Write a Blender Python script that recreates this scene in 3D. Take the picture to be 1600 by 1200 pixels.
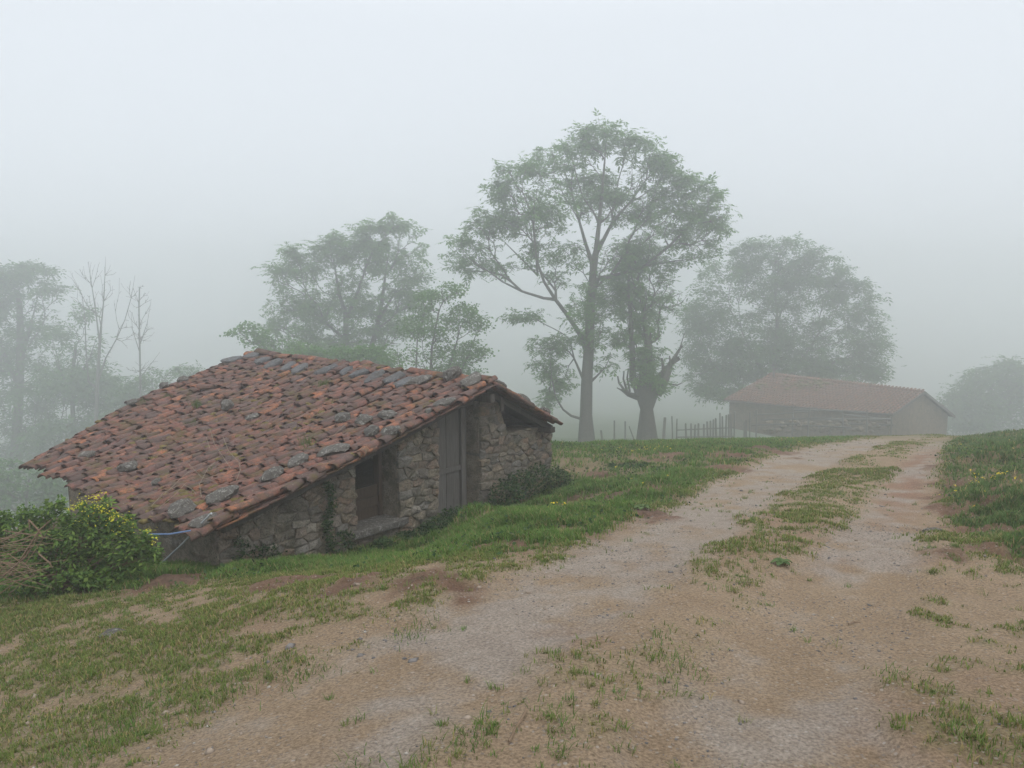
import bpy, math, random
import numpy as np
from mathutils import Vector, Matrix, noise as mnoise

random.seed(7); rng = np.random.default_rng(7)
scene = bpy.context.scene
for o in list(bpy.data.objects): bpy.data.objects.remove(o)
COL = scene.collection

# ------------------------------------------------------------------ camera
PITCH = math.radians(7.6); CAMZ = 1.6; F = 1200.0
cam = bpy.data.cameras.new('camera'); cam.sensor_width = 36; cam.lens = 27.0
cam.clip_start = 0.05; cam.clip_end = 2000
co = bpy.data.objects.new('camera', cam); COL.objects.link(co)
co.location = (0, 0, CAMZ); co.rotation_euler = (math.pi/2 - PITCH, 0, 0)
scene.camera = co
# ------------------------------------------------------------------ sky: overcast, brighter overhead
SUN_EL, SUN_AZ = math.radians(58), math.radians(145)
w = bpy.data.worlds.new('World'); scene.world = w; w.use_nodes = True
nt = w.node_tree; N = nt.nodes; L = nt.links; N.clear()
wo = N.new('ShaderNodeOutputWorld'); bg = N.new('ShaderNodeBackground'); L.new(bg.outputs[0], wo.inputs[0])
sky = N.new('ShaderNodeTexSky'); sky.sky_type = 'NISHITA'; sky.sun_disc = False
sky.sun_elevation = SUN_EL; sky.sun_rotation = SUN_AZ; sky.dust_density = 6.0; sky.air_density = 1.0
skm = N.new('ShaderNodeVectorMath'); skm.operation = 'SCALE'; skm.inputs[3].default_value = 0.06
L.new(sky.outputs[0], skm.inputs[0])
tc = N.new('ShaderNodeTexCoord'); sx = N.new('ShaderNodeSeparateXYZ'); L.new(tc.outputs['Generated'], sx.inputs[0])
rm = N.new('ShaderNodeMapRange'); rm.inputs[1].default_value = -0.05; rm.inputs[2].default_value = 1.0
rm.inputs[3].default_value = 0.0; rm.inputs[4].default_value = 1.0; L.new(sx.outputs[2], rm.inputs[0])
cr = N.new('ShaderNodeValToRGB'); L.new(rm.outputs[0], cr.inputs[0])
cr.color_ramp.elements[0].position = 0.0; cr.color_ramp.elements[0].color = (0.72, 0.775, 0.83, 1)
cr.color_ramp.elements[1].position = 1.0; cr.color_ramp.elements[1].color = (1.22, 1.27, 1.33, 1)
e = cr.color_ramp.elements.new(0.33); e.color = (0.71, 0.755, 0.805, 1)
mx = N.new('ShaderNodeMix'); mx.data_type = 'RGBA'; mx.inputs[0].default_value = 0.88
L.new(skm.outputs[0], mx.inputs[6]); L.new(cr.outputs[0], mx.inputs[7])
L.new(mx.outputs[2], bg.inputs[0]); bg.inputs[1].default_value = 1.0
sl = bpy.data.lights.new('sun', 'SUN'); sl.energy = 0.8; sl.angle = math.radians(50); sl.color = (1, 0.965, 0.92)
so = bpy.data.objects.new('sun', sl); COL.objects.link(so)
so.rotation_euler = (math.pi/2 - SUN_EL, 0, math.radians(35))
# ------------------------------------------------------------------ exposure / renderer
vs = scene.view_settings; vs.view_transform = 'Standard'; vs.look = 'None'; vs.gamma = 1; vs.use_curve_mapping = False
vs.exposure = 0.37
cy = scene.cycles; cy.use_denoising = True; cy.max_bounces = 16; cy.diffuse_bounces = 3; cy.glossy_bounces = 2
cy.transmission_bounces = 3; cy.volume_bounces = 14; cy.transparent_max_bounces = 8
cy.use_adaptive_sampling = True; cy.adaptive_threshold = 0.02
HAZE_DENSITY = 0.0080

# ================================================================== helpers
cp, sp = math.cos(PITCH), math.sin(PITCH)
def ray(px, py):
    u = (px-800)/F; v = (600-py)/F
    return np.array([u, cp + v*sp, -sp + v*cp])
def P(px, py, D):
    d = ray(px, py); return np.array([0, 0, CAMZ]) + d*(D/d[1])
def proj(p):
    p = np.asarray(p, float); x = p[..., 0]; y = p[..., 1]; z = p[..., 2]-CAMZ
    f = y*cp - z*sp; up = y*sp + z*cp
    return 800 + F*x/f, 600 - F*up/f

def hash2(ix, iy, s):
    h = (ix.astype(np.int64)*374761393 + iy.astype(np.int64)*668265263 + s*974711) & 0xffffffff
    h = ((h ^ (h >> 13))*1274126177) & 0xffffffff
    h = (h ^ (h >> 16)) & 0xffff
    return h/65535.0
def vnoise(x, y, s=0):
    x = np.asarray(x, float); y = np.asarray(y, float)
    ix = np.floor(x); iy = np.floor(y); fx = x-ix; fy = y-iy
    fx = fx*fx*(3-2*fx); fy = fy*fy*(3-2*fy)
    a = hash2(ix, iy, s); b = hash2(ix+1, iy, s); c = hash2(ix, iy+1, s); d = hash2(ix+1, iy+1, s)
    return (a*(1-fx)+b*fx)*(1-fy) + (c*(1-fx)+d*fx)*fy
def fbm(x, y, s=0, o=4):
    t = 0; a = 0.5; n = 0
    for k in range(o):
        t = t + a*vnoise(x, y, s+k*17); n += a; a *= 0.5; x = x*2.03+3.1; y = y*2.03+1.7
    return t/n
def sstep(a, b, x):
    t = np.clip((x-a)/(b-a), 0, 1); return t*t*(3-2*t)
def sd_poly(x, y, poly):
    """signed distance (negative inside)"""
    poly = np.asarray(poly, float); d = np.full(np.shape(x), 1e9); ins = np.zeros(np.shape(x), bool)
    n = len(poly)
    for i in range(n):
        ax, ay = poly[i]; bx, by = poly[(i+1) % n]
        ex, ey = bx-ax, by-ay; l2 = ex*ex+ey*ey+1e-12
        t = np.clip(((x-ax)*ex+(y-ay)*ey)/l2, 0, 1)
        d = np.minimum(d, (x-ax-t*ex)**2+(y-ay-t*ey)**2)
        if ey != 0:
            c = ((ay > y) != (by > y)) & (x < (bx-ax)*(y-ay)/(by-ay)+ax)
            ins ^= c
    return np.where(ins, -1, 1)*np.sqrt(d)

WL = {}                                                            # world origin of each parent
def mesh_np(name, v, f, col=None, smooth=False):
    """fast mesh from vertex array and an (M,3) or (M,4) face array"""
    v = np.asarray(v, np.float32); f = np.asarray(f, np.int32)
    me = bpy.data.meshes.new(name); k = f.shape[1]
    me.vertices.add(len(v)); me.vertices.foreach_set('co', v.ravel())
    me.loops.add(f.size); me.loops.foreach_set('vertex_index', f.ravel())
    me.polygons.add(len(f)); me.polygons.foreach_set('loop_start', np.arange(0, f.size, k, dtype=np.int32))
    me.polygons.foreach_set('loop_total', np.full(len(f), k, np.int32))
    if smooth: me.polygons.foreach_set('use_smooth', np.ones(len(f), bool))
    if col is not None:
        a = me.attributes.new('Col', 'FLOAT_COLOR', 'POINT')
        c = np.ones((len(v), 4), np.float32); c[:, :3] = col; a.data.foreach_set('color', c.ravel())
    me.update(calc_edges=True)
    return me
def mesh_py(name, v, f, smooth=False):
    me = bpy.data.meshes.new(name); me.from_pydata([tuple(map(float, p)) for p in v], [], [tuple(map(int, q)) for q in f])
    if smooth:
        me.polygons.foreach_set('use_smooth', np.ones(len(me.polygons), bool))
    me.update(); return me
def origin(o): return WL.get(o.name, np.zeros(3))
def empty(name, loc, label=None, cat=None, group=None):
    o = bpy.data.objects.new(name, None); COL.objects.link(o); o.empty_display_size = 0.2
    o.location = tuple(loc); WL[o.name] = np.array(loc, float); tag(o, label, cat, group); return o
def tag(o, label=None, cat=None, group=None, kind=None):
    if label: o['label'] = label
    if cat: o['category'] = cat
    if group: o['group'] = group
    if kind: o['kind'] = kind
    return o
def link(name, me, mat, parent=None, mw=None):
    """me is in world coordinates (mw None) or local with world matrix mw"""
    o = bpy.data.objects.new(name, me); COL.objects.link(o)
    if mat is not None and len(me.materials) == 0: me.materials.append(mat)
    off = np.zeros(3)
    if parent is not None: o.parent = parent; off = origin(parent)
    if mw is None:
        o.location = tuple(-off); WL[o.name] = np.zeros(3)
    else:
        m = Matrix.Translation(Vector(-off)) @ mw
        o.matrix_basis = m; WL[o.name] = np.array(mw.translation)
    return o
def localise(me, loc):
    """shift world-space mesh so its origin is loc; returns world matrix"""
    n = len(me.vertices); a = np.empty(n*3, np.float32); me.vertices.foreach_get('co', a)
    a = a.reshape(-1, 3) - np.asarray(loc, np.float32); me.vertices.foreach_set('co', a.ravel()); me.update()
    return Matrix.Translation(Vector(loc))

class MB:
    def __init__(s): s.v = []; s.f = []
    def add(s, v, f):
        b = len(s.v); s.v += [tuple(p) for p in v]; s.f += [tuple(i+b for i in q) for q in f]
    def box8(s, c):                                               # 8 corners: bottom 4 ccw, top 4 ccw
        s.add(c, [(3,2,1,0),(4,5,6,7),(0,1,5,4),(1,2,6,5),(2,3,7,6),(3,0,4,7)])
    def tube(s, pts, rad, n=5, cap=True, rough=0.0):
        pts = [np.asarray(p, float) for p in pts]; rings = []
        if np.isscalar(rad): rad = [rad]*len(pts)
        ref = None
        for i, p in enumerate(pts):
            d = pts[min(i+1, len(pts)-1)]-pts[max(i-1, 0)]; d = d/(np.linalg.norm(d)+1e-9)
            if ref is None:
                ref = np.array([0, 0, 1.]) if abs(d[2]) < .9 else np.array([1., 0, 0])
            a = np.cross(d, ref); a /= np.linalg.norm(a)+1e-9; b = np.cross(d, a); ref = np.cross(a, d)
            rings.append([p + rad[i]*(1+rough*(random.random()-.5)*2)*(a*math.cos(2*math.pi*k/n)+b*math.sin(2*math.pi*k/n)) for k in range(n)])
        v = [q for r in rings for q in r]; f = []
        for i in range(len(pts)-1):
            for k in range(n):
                f.append((i*n+k, i*n+(k+1) % n, (i+1)*n+(k+1) % n, (i+1)*n+k))
        if cap: f.append(tuple(range(n))); f.append(tuple(reversed(range((len(pts)-1)*n, len(pts)*n))))
        s.add(v, f)
    def build(s, name, mat, parent=None, smooth=False, loc=None):
        me = mesh_py(name, s.v, s.f, smooth)
        return link(name, me, mat, parent, localise(me, loc) if loc is not None else None)

# ------------------------------------------------------------------ materials
def newmat(name):
    m = bpy.data.materials.new(name); m.use_nodes = True; t = m.node_tree; t.nodes.clear()
    out = t.nodes.new('ShaderNodeOutputMaterial'); b = t.nodes.new('ShaderNodeBsdfPrincipled')
    b.inputs['Roughness'].default_value = 0.9; b.inputs['Specular IOR Level'].default_value = 0.2
    t.links.new(b.outputs[0], out.inputs[0]); return m, t, b, out
def ramp(t, src, stops, const=False):
    r = t.nodes.new('ShaderNodeValToRGB'); t.links.new(src, r.inputs[0]); el = r.color_ramp.elements
    if const: r.color_ramp.interpolation = 'CONSTANT'
    el[0].position = stops[0][0]; el[0].color = (*stops[0][1], 1); el[1].position = stops[-1][0]; el[1].color = (*stops[-1][1], 1)
    for p, c in stops[1:-1]:
        k = el.new(p); k.color = (*c, 1)
    return r.outputs[0]
def noise_n(t, scale, detail=4, rough=0.6, coord='pos', vec=None):
    n = t.nodes.new('ShaderNodeTexNoise'); n.inputs['Scale'].default_value = scale; n.inputs['Detail'].default_value = detail
    n.inputs['Roughness'].default_value = rough
    if vec is None:
        if coord == 'pos': g = t.nodes.new('ShaderNodeNewGeometry'); vec = g.outputs['Position']
        else: g = t.nodes.new('ShaderNodeTexCoord'); vec = g.outputs['Object']
    t.links.new(vec, n.inputs['Vector']); return n.outputs['Fac']
def mixc(t, fac, a, b, mode='MIX'):
    m = t.nodes.new('ShaderNodeMix'); m.data_type = 'RGBA'; m.blend_type = mode
    for i, s in ((0, fac), (6, a), (7, b)):
        if hasattr(s, 'is_linked'): t.links.new(s, m.inputs[i])
        else: m.inputs[i].default_value = s if i == 0 else (*s, 1)
    return m.outputs[2]
def mrange(t, src, a, b, c=0., d=1.):
    m = t.nodes.new('ShaderNodeMapRange'); t.links.new(src, m.inputs[0])
    for i, x in enumerate((a, b, c, d)): m.inputs[i+1].default_value = x
    return m.outputs[0]
def bump(t, b, src, strength=0.5, dist=0.02):
    n = t.nodes.new('ShaderNodeBump'); n.inputs['Strength'].default_value = strength; n.inputs['Distance'].default_value = dist
    t.links.new(src, n.inputs['Height']); t.links.new(n.outputs[0], b.inputs['Normal'])
def rand_out(t):
    g = t.nodes.new('ShaderNodeNewGeometry'); o = t.nodes.new('ShaderNodeObjectInfo')
    a = t.nodes.new('ShaderNodeMath'); a.operation = 'ADD'; t.links.new(g.outputs['Random Per Island'], a.inputs[0]); t.links.new(o.outputs['Random'], a.inputs[1])
    f = t.nodes.new('ShaderNodeMath'); f.operation = 'FRACT'; t.links.new(a.outputs[0], f.inputs[0]); return f.outputs[0]

def mat_tile(name, pale=0.0, moss=0.5):
    m, t, b, _ = newmat(name)
    c = ramp(t, rand_out(t), [(0, (.11,.068,.060)), (.14, (.18,.10,.085)), (.28, (.27,.108,.072)), (.42, (.19,.092,.078)), (.56, (.30,.125,.08)), (.68, (.14,.098,.09)), (.8, (.25,.11,.08)), (.93, (.38,.15,.078)), (1, (.46,.185,.09))])
    n1 = noise_n(t, 7, 5, .75); c = mixc(t, mrange(t, n1, .36, .58, 0, .85), c, (.10,.074,.066))
    n6 = noise_n(t, 24, 4, .75); c = mixc(t, mrange(t, n6, .52, .66, 0, .65), c, (.06,.05,.043))
    n3 = noise_n(t, 70, 3, .7); c = mixc(t, mrange(t, n3, .56, .68, 0, .8), c, (.045,.037,.032))
    n4 = noise_n(t, 30, 4, .75); c = mixc(t, mrange(t, n4, .60, .68, 0, .6), c, (.31,.29,.255))
    n2 = noise_n(t, 2.6, 7, .8); c = mixc(t, mrange(t, n2, .54-.06*moss, .64, 0, .85), c, (.10,.078,.032))
    if pale: c = mixc(t, pale, c, (.38,.18,.115))
    t.links.new(c, b.inputs['Base Color']); bump(t, b, n6, .7, .015); return m
def mat_stone(name, stops, lich=0.3, sc=1.0, moss=0.0):
    m, t, b, _ = newmat(name)
    c = ramp(t, rand_out(t), stops)
    n1 = noise_n(t, 6*sc, 6, .75); c = mixc(t, mrange(t, n1, .40, .66, 0, .7), c, (.085,.075,.062))
    n2 = noise_n(t, 15*sc, 6, .8); c = mixc(t, mrange(t, n2, .53, .60, 0, lich), c, (.38,.37,.335))
    n3 = noise_n(t, 45*sc, 4, .7); c = mixc(t, mrange(t, n3, .52, .64, 0, .75), c, (.045,.04,.034))
    if moss:
        n5 = noise_n(t, 3*sc, 5, .7); c = mixc(t, mrange(t, n5, .5, .66, 0, moss), c, (.055,.06,.025))
    t.links.new(c, b.inputs['Base Color']); bump(t, b, n2, 1.0, .035); return m
def mat_wood(name, c1, c2, sc=1.0):
    m, t, b, _ = newmat(name)
    g = t.nodes.new('ShaderNodeNewGeometry'); mp = t.nodes.new('ShaderNodeMapping'); t.links.new(g.outputs['Position'], mp.inputs[0])
    mp.inputs['Scale'].default_value = (14*sc, 14*sc, 1.2*sc)
    n1 = noise_n(t, 3, 5, .7, vec=mp.outputs[0]); c = ramp(t, n1, [(.3, c1), (.7, c2)])
    r = rand_out(t); c = mixc(t, mrange(t, r, 0, 1, 0, .4), c, tuple(x*.6 for x in c1))
    t.links.new(c, b.inputs['Base Color']); bump(t, b, n1, .6, .01); return m
def mat_leaf(name, stops, trans=0.35, rough=.75):
    m, t, b, out = newmat(name)
    c = ramp(t, rand_out(t), stops); b.inputs['Roughness'].default_value = rough; b.inputs['Specular IOR Level'].default_value = .1
    t.links.new(c, b.inputs['Base Color'])
    tr = t.nodes.new('ShaderNodeBsdfTranslucent'); t.links.new(c, tr.inputs[0])
    ms = t.nodes.new('ShaderNodeMixShader'); ms.inputs[0].default_value = trans
    t.links.new(b.outputs[0], ms.inputs[1]); t.links.new(tr.outputs[0], ms.inputs[2]); t.links.new(ms.outputs[0], out.inputs[0]); return m
def mat_col(name, trans=0.0, bumpn=None, gain=1.0):
    m, t, b, out = newmat(name)
    a = t.nodes.new('ShaderNodeAttribute'); a.attribute_name = 'Col'; c = a.outputs['Color']
    t.links.new(c, b.inputs['Base Color'])
    if trans:
        tr = t.nodes.new('ShaderNodeBsdfTranslucent'); t.links.new(c, tr.inputs[0])
        ms = t.nodes.new('ShaderNodeMixShader'); ms.inputs[0].default_value = trans
        t.links.new(b.outputs[0], ms.inputs[1]); t.links.new(tr.outputs[0], ms.inputs[2]); t.links.new(ms.outputs[0], out.inputs[0])
    return m
def mat_plain(name, c1, c2, sc=6, bs=.4):
    m, t, b, _ = newmat(name); n = noise_n(t, sc, 5, .7)
    t.links.new(ramp(t, n, [(.3, c1), (.7, c2)]), b.inputs['Base Color'])
    if bs: bump(t, b, n, bs, .02)
    return m

M_tile = mat_tile('roof_tile'); M_tile_far = mat_tile('weathered_roof_tile', .3, .8)
M_wall = mat_stone('wall_stone', [(0,(.27,.215,.15)), (.2,(.18,.16,.135)), (.4,(.33,.28,.205)), (.55,(.15,.142,.13)), (.7,(.29,.205,.145)), (.85,(.25,.235,.21)), (1,(.36,.32,.26))], .25, 1, .35)
M_mortar = mat_stone('mortar', [(0,(.30,.255,.195)), (1,(.25,.21,.16))], .2, 1, .4)
M_slab = mat_stone('slab_stone', [(0,(.105,.11,.118)), (.5,(.15,.156,.165)), (1,(.09,.092,.095))], .35)
M_rock = mat_stone('lichen_rock', [(0,(.115,.108,.098)), (.5,(.165,.155,.14)), (1,(.09,.086,.08))], .75, 1.3)
M_farwall = mat_stone('far_wall_stone', [(0,(.24,.18,.12)), (.5,(.19,.145,.098)), (1,(.28,.21,.14))], .3, .45, .3)
M_wood = mat_wood('grey_wood', (.085,.079,.072), (.175,.166,.155)); M_brown = mat_wood('brown_wood', (.05,.036,.026), (.105,.075,.055))
M_beam = mat_wood('dark_beam', (.045,.038,.032), (.11,.10,.088)); M_pale = mat_wood('fence_wood', (.10,.094,.085), (.20,.19,.172))
M_bark = mat_plain('bark', (.055,.05,.042), (.135,.125,.105), 9, .8); M_barkdead = mat_plain('dead_bark', (.10,.095,.088), (.18,.17,.155), 9, .6)
M_ash = mat_leaf('ash_leaf', [(0,(.07,.16,.03)), (.5,(.105,.24,.042)), (1,(.16,.31,.06))], .5)
M_dark = mat_leaf('dark_leaf', [(0,(.055,.13,.03)), (.5,(.08,.19,.04)), (1,(.12,.24,.055))], .35)
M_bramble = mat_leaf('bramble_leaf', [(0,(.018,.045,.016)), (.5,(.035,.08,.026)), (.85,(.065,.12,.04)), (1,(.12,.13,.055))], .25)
M_bush = mat_leaf('bush_leaf', [(0,(.05,.11,.025)), (.5,(.11,.20,.045)), (1,(.20,.29,.065))], .35)
M_yellow = mat_leaf('yellow_flower', [(0,(.48,.46,.03)), (1,(.66,.62,.05))], .3)
M_butter = mat_leaf('buttercup', [(0,(.75,.55,.02)), (1,(.85,.68,.04))], .2)
M_moss = mat_plain('moss', (.075,.06,.022), (.20,.155,.055), 18, .8)
M_straw = mat_plain('dry_stem', (.15,.12,.088), (.28,.23,.17), 12, 0); M_twig = mat_plain('brown_twig', (.13,.09,.06), (.25,.175,.115), 12, 0)
M_grass = mat_col('grass_blades', .35); M_gravel = mat_col('gravel'); M_soil = mat_plain('dug_soil', (.06,.038,.027), (.17,.105,.072), 22, 1.0)
M_rope = mat_plain('white_rope', (.36,.38,.41), (.46,.48,.5), 40, 0); M_bluerope = mat_plain('blue_rope', (.10,.16,.30), (.15,.22,.36), 40, 0)
M_metal = mat_plain('rusty_pipe', (.10,.085,.08), (.17,.14,.125), 10, .2)
M_dock = mat_leaf('dock_leaf', [(0,(.07,.12,.04)), (1,(.12,.17,.065))], .2)

# ================================================================== near hut frame
A = P(770,598,12.6); B = P(395,553,16.7); E0 = P(312,838,8.5); E1 = P(48,725,11.6); R0 = P(876,662,14.2)
gd = np.array([A[0]-E0[0], A[1]-E0[1], 0]); gd /= np.linalg.norm(gd); rd = np.array([-gd[1], gd[0], 0])
UP = np.array([0, 0, 1.])
R1 = R0 + (B-A)*np.array([1, 1, 1])
WOFF = 0.30                                                       # gable wall set back under the verge
def W(px, py, off=WOFF):                                          # pixel -> (s, z) on the gable plane
    d = ray(px, py); o = np.array([0, 0, CAMZ]); c = A + rd*off
    k = np.dot(c-o, rd)/np.dot(d, rd); p = o + d*k
    return np.dot(p-A, gd), p[2]
def HP(s, z, r=WOFF):
    q = A + gd*s + rd*r; return np.array([q[0], q[1], z])
def lerp(a, b, t): return a*(1-t)+b*t
def patch(u, v):                                                  # front slope, u along ridge, v down
    p = lerp(lerp(A, B, u), lerp(E0, E1, u), v)
    sag = 0.07*math.sin(math.pi*min(max(v, 0), 1))*math.sin(math.pi*min(max(u, 0), 1)) + 0.03*math.sin(u*9+v*4)
    bul = 0.13*math.sin(math.pi*min(max(v, 0), 1))*max(0, u-.45)/.55
    return p - UP*(sag+0.03-bul)
def patch_r(u, v):
    p = lerp(lerp(A, B, u), lerp(R0, R1, u), v); return p - UP*0.03
def frame_at(fn, u, v):
    p = fn(u, v); du = fn(u+.01, v)-fn(u-.01, v); dv = fn(u, v+.01)-fn(u, v-.01)
    y = dv/np.linalg.norm(dv); n = np.cross(du, dv); n /= np.linalg.norm(n)
    if n[2] < 0: n = -n
    x = np.cross(y, n); return p, x, y, n
_g = [(u, v) for u in np.linspace(.0, .985, 140) for v in np.linspace(-.02, 1.03, 140)]
_gp = np.array([proj(patch(u, v)) for u, v in _g])
def roof_uv(px, py):
    return _g[int(np.argmin((_gp[:, 0]-px)**2+(_gp[:, 1]-py)**2))]
def roof_under(s):                                                # z of the underside of the roof over the gable line
    sL = np.dot(E0-A, gd); sR = np.dot(R0-A, gd)
    z = A[2] + (E0[2]-A[2])*s/sL if s < 0 else A[2] + (R0[2]-A[2])*s/sR
    return z - 0.13 - (0.03*math.sin(4*s/sL) if s < 0 else 0)

# ================================================================== terrain
pts = []
def g_pt(x, y, z): pts.append((x, y, z))
def g_px(px, py, D): pts.append(tuple(P(px, py, D)))
for y in (-6, 0, 3, 6, 10, 14, 18):                               # the track runs down the hillside
    for x in (-1.5+y*.08, 1.2+y*.25, 3.0+y*.25): g_pt(x, y, -.133*y)
for px, py in ((340,890), (430,884), (520,872), (600,856), (700,830), (760,812), (810,790), (862,762)):
    s, z = W(px, py, .05); q = HP(s, z, .05); g_pt(*q)
for px, py in ((430,892), (520,880), (600,866), (660,852), (700,842), (760,824), (810,802), (862,776)):
    s, z = W(px, py, -.6); q = HP(s, z, -.6); g_pt(*q)
for px, py in ((600,884), (700,862), (770,840), (840,812), (900,785)):
    s, z = W(px, py, -1.25); q = HP(s, z, -1.25); g_pt(*q)
for s in (-5.2, -2.5, 0.0, 2.2):
    q = HP(s, -2.2, 3.0); g_pt(q[0], q[1], -2.25); q = HP(s, -2.2, 6.5); g_pt(q[0], q[1], -2.6)
g_px(0,940,7.6); g_px(120,925,7.8); g_px(0,1050,5.4); g_px(250,905,8.0); g_px(60,1190,3.6)
g_pt(-9,6,-1.7); g_pt(-9,0,-1.0); g_pt(-20,3,-3.2); g_pt(-11,14,-4.0); g_pt(-18,22,-7.5); g_pt(-30,30,-12)
g_px(930,702,19); g_px(880,705,18.0); g_px(1040,699,20); g_px(1150,696,21); g_px(1000,760,12.2); g_px(1180,705,18.5)
g_px(915,692,60); g_px(1013,692,60); g_px(1060,690,60); g_px(1160,689,61)
g_px(1450,685,24); g_px(1330,691,22); g_px(1400,683,25.5); g_px(1480,682,27); g_px(1250,692,22); g_px(1380,681,60); g_px(1475,682,66); g_px(1300,686,66); g_px(1170,690,73); g_px(1520,692,27); g_px(1600,700,20); g_px(1600,697,34)
g_px(1480,760,11.6); g_px(1600,710,13.5); g_px(1540,702,16.5); g_px(1495,694,20.0); g_px(1560,745,11.6); g_px(1600,860,6.6); g_px(1520,835,7.9)
g_pt(9,5,-.35); g_pt(9,0,.3); g_pt(14,12,-.2); g_pt(18,20,-1.4); g_pt(25,12,3.0); g_pt(27,30,-3.6); g_pt(40,58,-11); g_pt(38,86,-17.5)
g_pt(0,80,-15.2); g_pt(-14,45,-11.5); g_pt(16,95,-18); g_pt(45,50,-9.0); g_pt(0,115,-20); g_pt(0,170,-28); g_pt(60,100,-19); g_pt(-60,100,-27); g_pt(-60,40,-20)
g_pt(60,20,1); g_pt(-60,0,-11); g_pt(60,-20,7); g_pt(0,-30,3.5); g_pt(-60,-40,-4); g_pt(120,150,-30); g_pt(-120,150,-38); g_pt(120,0,2); g_pt(-130,0,-24)
g_pt(0,300,-36); g_pt(0,700,-30); g_pt(400,700,-30); g_pt(-400,700,-50); g_pt(600,200,-40); g_pt(-600,200,-110); g_pt(600,-20,10); g_pt(-600,-20,-80); g_pt(130,260,-42); g_pt(-130,260,-46)
pts = np.array(pts); SC = 20.0
def _k(r2): return 0.5*r2*np.log(r2+1e-12)
n_ = len(pts); XY = pts[:, :2]/SC
_K = _k(((XY[:, None]-XY[None])**2).sum(-1)) + np.eye(n_)*2e-4
_Pm = np.hstack([np.ones((n_, 1)), XY]); _Am = np.block([[_K, _Pm], [_Pm.T, np.zeros((3, 3))]])
_sol = np.linalg.solve(_Am, np.concatenate([pts[:, 2], np.zeros(3)]))
def base_z(x, y):
    x = np.asarray(x, float)/SC; y = np.asarray(y, float)/SC; z = _sol[n_] + _sol[n_+1]*x + _sol[n_+2]*y
    for i in range(n_): z = z + _sol[i]*_k((x-XY[i, 0])**2+(y-XY[i, 1])**2)
    return z
_Ds = np.concatenate([np.linspace(1.5, 40, 1500), np.linspace(40.1, 200, 400)])
def G(px, py):                                                    # pixel -> point on the ground
    d = ray(px, py); k = _Ds/d[1]; x = d[0]*k; y = d[1]*k; z = CAMZ + d[2]*k
    h = base_z(x, y); i = np.argmax(z < h)
    if not (z < h).any(): i = len(_Ds)-1
    return np.array([x[i], y[i], h[i]])
def Gp(l):
    r = np.array([G(*q)[:2] for q in l]); k = np.minimum(1, 34/np.maximum(r[:, 1], 1)); return r*k[:, None]
left_band = Gp([(150,1240),(300,1130),(450,1050),(640,950),(850,872),(1010,800),(1110,752),(1240,702),(1340,686),(1400,681),(1470,680),(1420,686),(1360,702),(1260,752),(1190,800),(1110,872),(985,955),(850,1050),(720,1130),(600,1240)])
right_band = Gp([(930,1240),(1000,1130),(1060,1050),(1170,950),(1250,872),(1320,802),(1375,752),(1425,702),(1450,688),(1488,684),(1482,702),(1466,752),(1462,802),(1445,872),(1410,950),(1370,1050),(1400,1130),(1460,1240)])
lush_poly = np.vstack([Gp([(-200,950),(0,935),(250,915),(480,893),(640,882),(760,862),(900,848),(1010,802),(1100,752),(1235,702),(1330,686),(1395,678)]), [[30,60],[0,120],[-80,60],[-30,5]]])
bank_poly = np.vstack([Gp([(1487,686),(1474,702),(1468,740),(1480,782),(1515,830),(1560,858),(1640,872)]), [[30,0],[60,30],[30,40]]])
track_poly = np.vstack([left_band[:10], right_band[9:], ])
soil_sites = [(270,905,.35),(505,876,.22),(690,862,.3),(655,902,.25),(960,782,.5),(1000,770,.4),(940,742,.3),(1030,800,.35),(1120,733,.5),(1180,704,.9),(1130,712,.7),(1060,712,.7),(870,795,.3),(780,850,.3),(480,905,.3),(560,905,.4),(1590,770,.5),(1540,855,.4),(1500,800,.25),(1470,790,.3),(420,915,.35),(700,905,.35),(1476,725,.35),(1482,752,.35),(1490,775,.3),(1575,830,.45),(1560,790,.3)]
soil_w = [(*G(a, b)[:2], r) for a, b, r in soil_sites]

def fields(x, y):
    n1 = fbm(x*.9, y*.9, 1); n2 = fbm(x*3.1, y*3.1, 5); n3 = fbm(x*9, y*9, 9, 3)
    wob = (n2-.5)*.55 + (n1-.5)*.5
    dl = sd_poly(x, y, left_band) + wob*.8; dr = sd_poly(x, y, right_band) + wob*.8
    lush = sstep(.25, -.35, sd_poly(x, y, lush_poly) + wob*1.2); bank = sstep(.15, -.2, sd_poly(x, y, bank_poly) + wob*.9)
    track = np.maximum(sstep(.14, -.16, dl), sstep(.14, -.16, dr))
    soil = np.zeros_like(x)
    for sx_, sy_, r in soil_w:
        d = np.sqrt((x-sx_)**2+((y-sy_)*.8)**2); soil = np.maximum(soil, sstep(1.2, .5, d/r + (n2-.5)*2.2))
    return n1, n2, n3, dl, dr, lush, bank, track, soil
def grassness(x, y, f=None):
    n1, n2, n3, dl, dr, lush, bank, track, soil = f or fields(x, y)
    mid = (dl < 1.6) & (dr < 1.6) & (lush < .5) & (bank < .5)
    far = sstep(5, 11, y); n4 = fbm(x*5.5, y*5.5, 41, 3); left = sstep(.0, -1.5, x-.35*(y-3))
    q = n2*.45+n4*.35+n1*.20
    patchy = sstep(.47-.11*left-.03*far, .60-.09*left-.04*far, q)
    midg = sstep(.50-.09*far, .64-.11*far, q)*(.55+.25*far)
    g = np.where(mid, midg*.9, patchy)
    g = np.maximum(g, lush*sstep(.40, .56, n2*.5+n1*.2+n4*.3+.05)); g = np.maximum(g, bank*sstep(.3, .45, n2*.6+n4*.4+.05))
    return np.clip(g*(1-track*.97)*(1-soil*.9), 0, 1)
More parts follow.
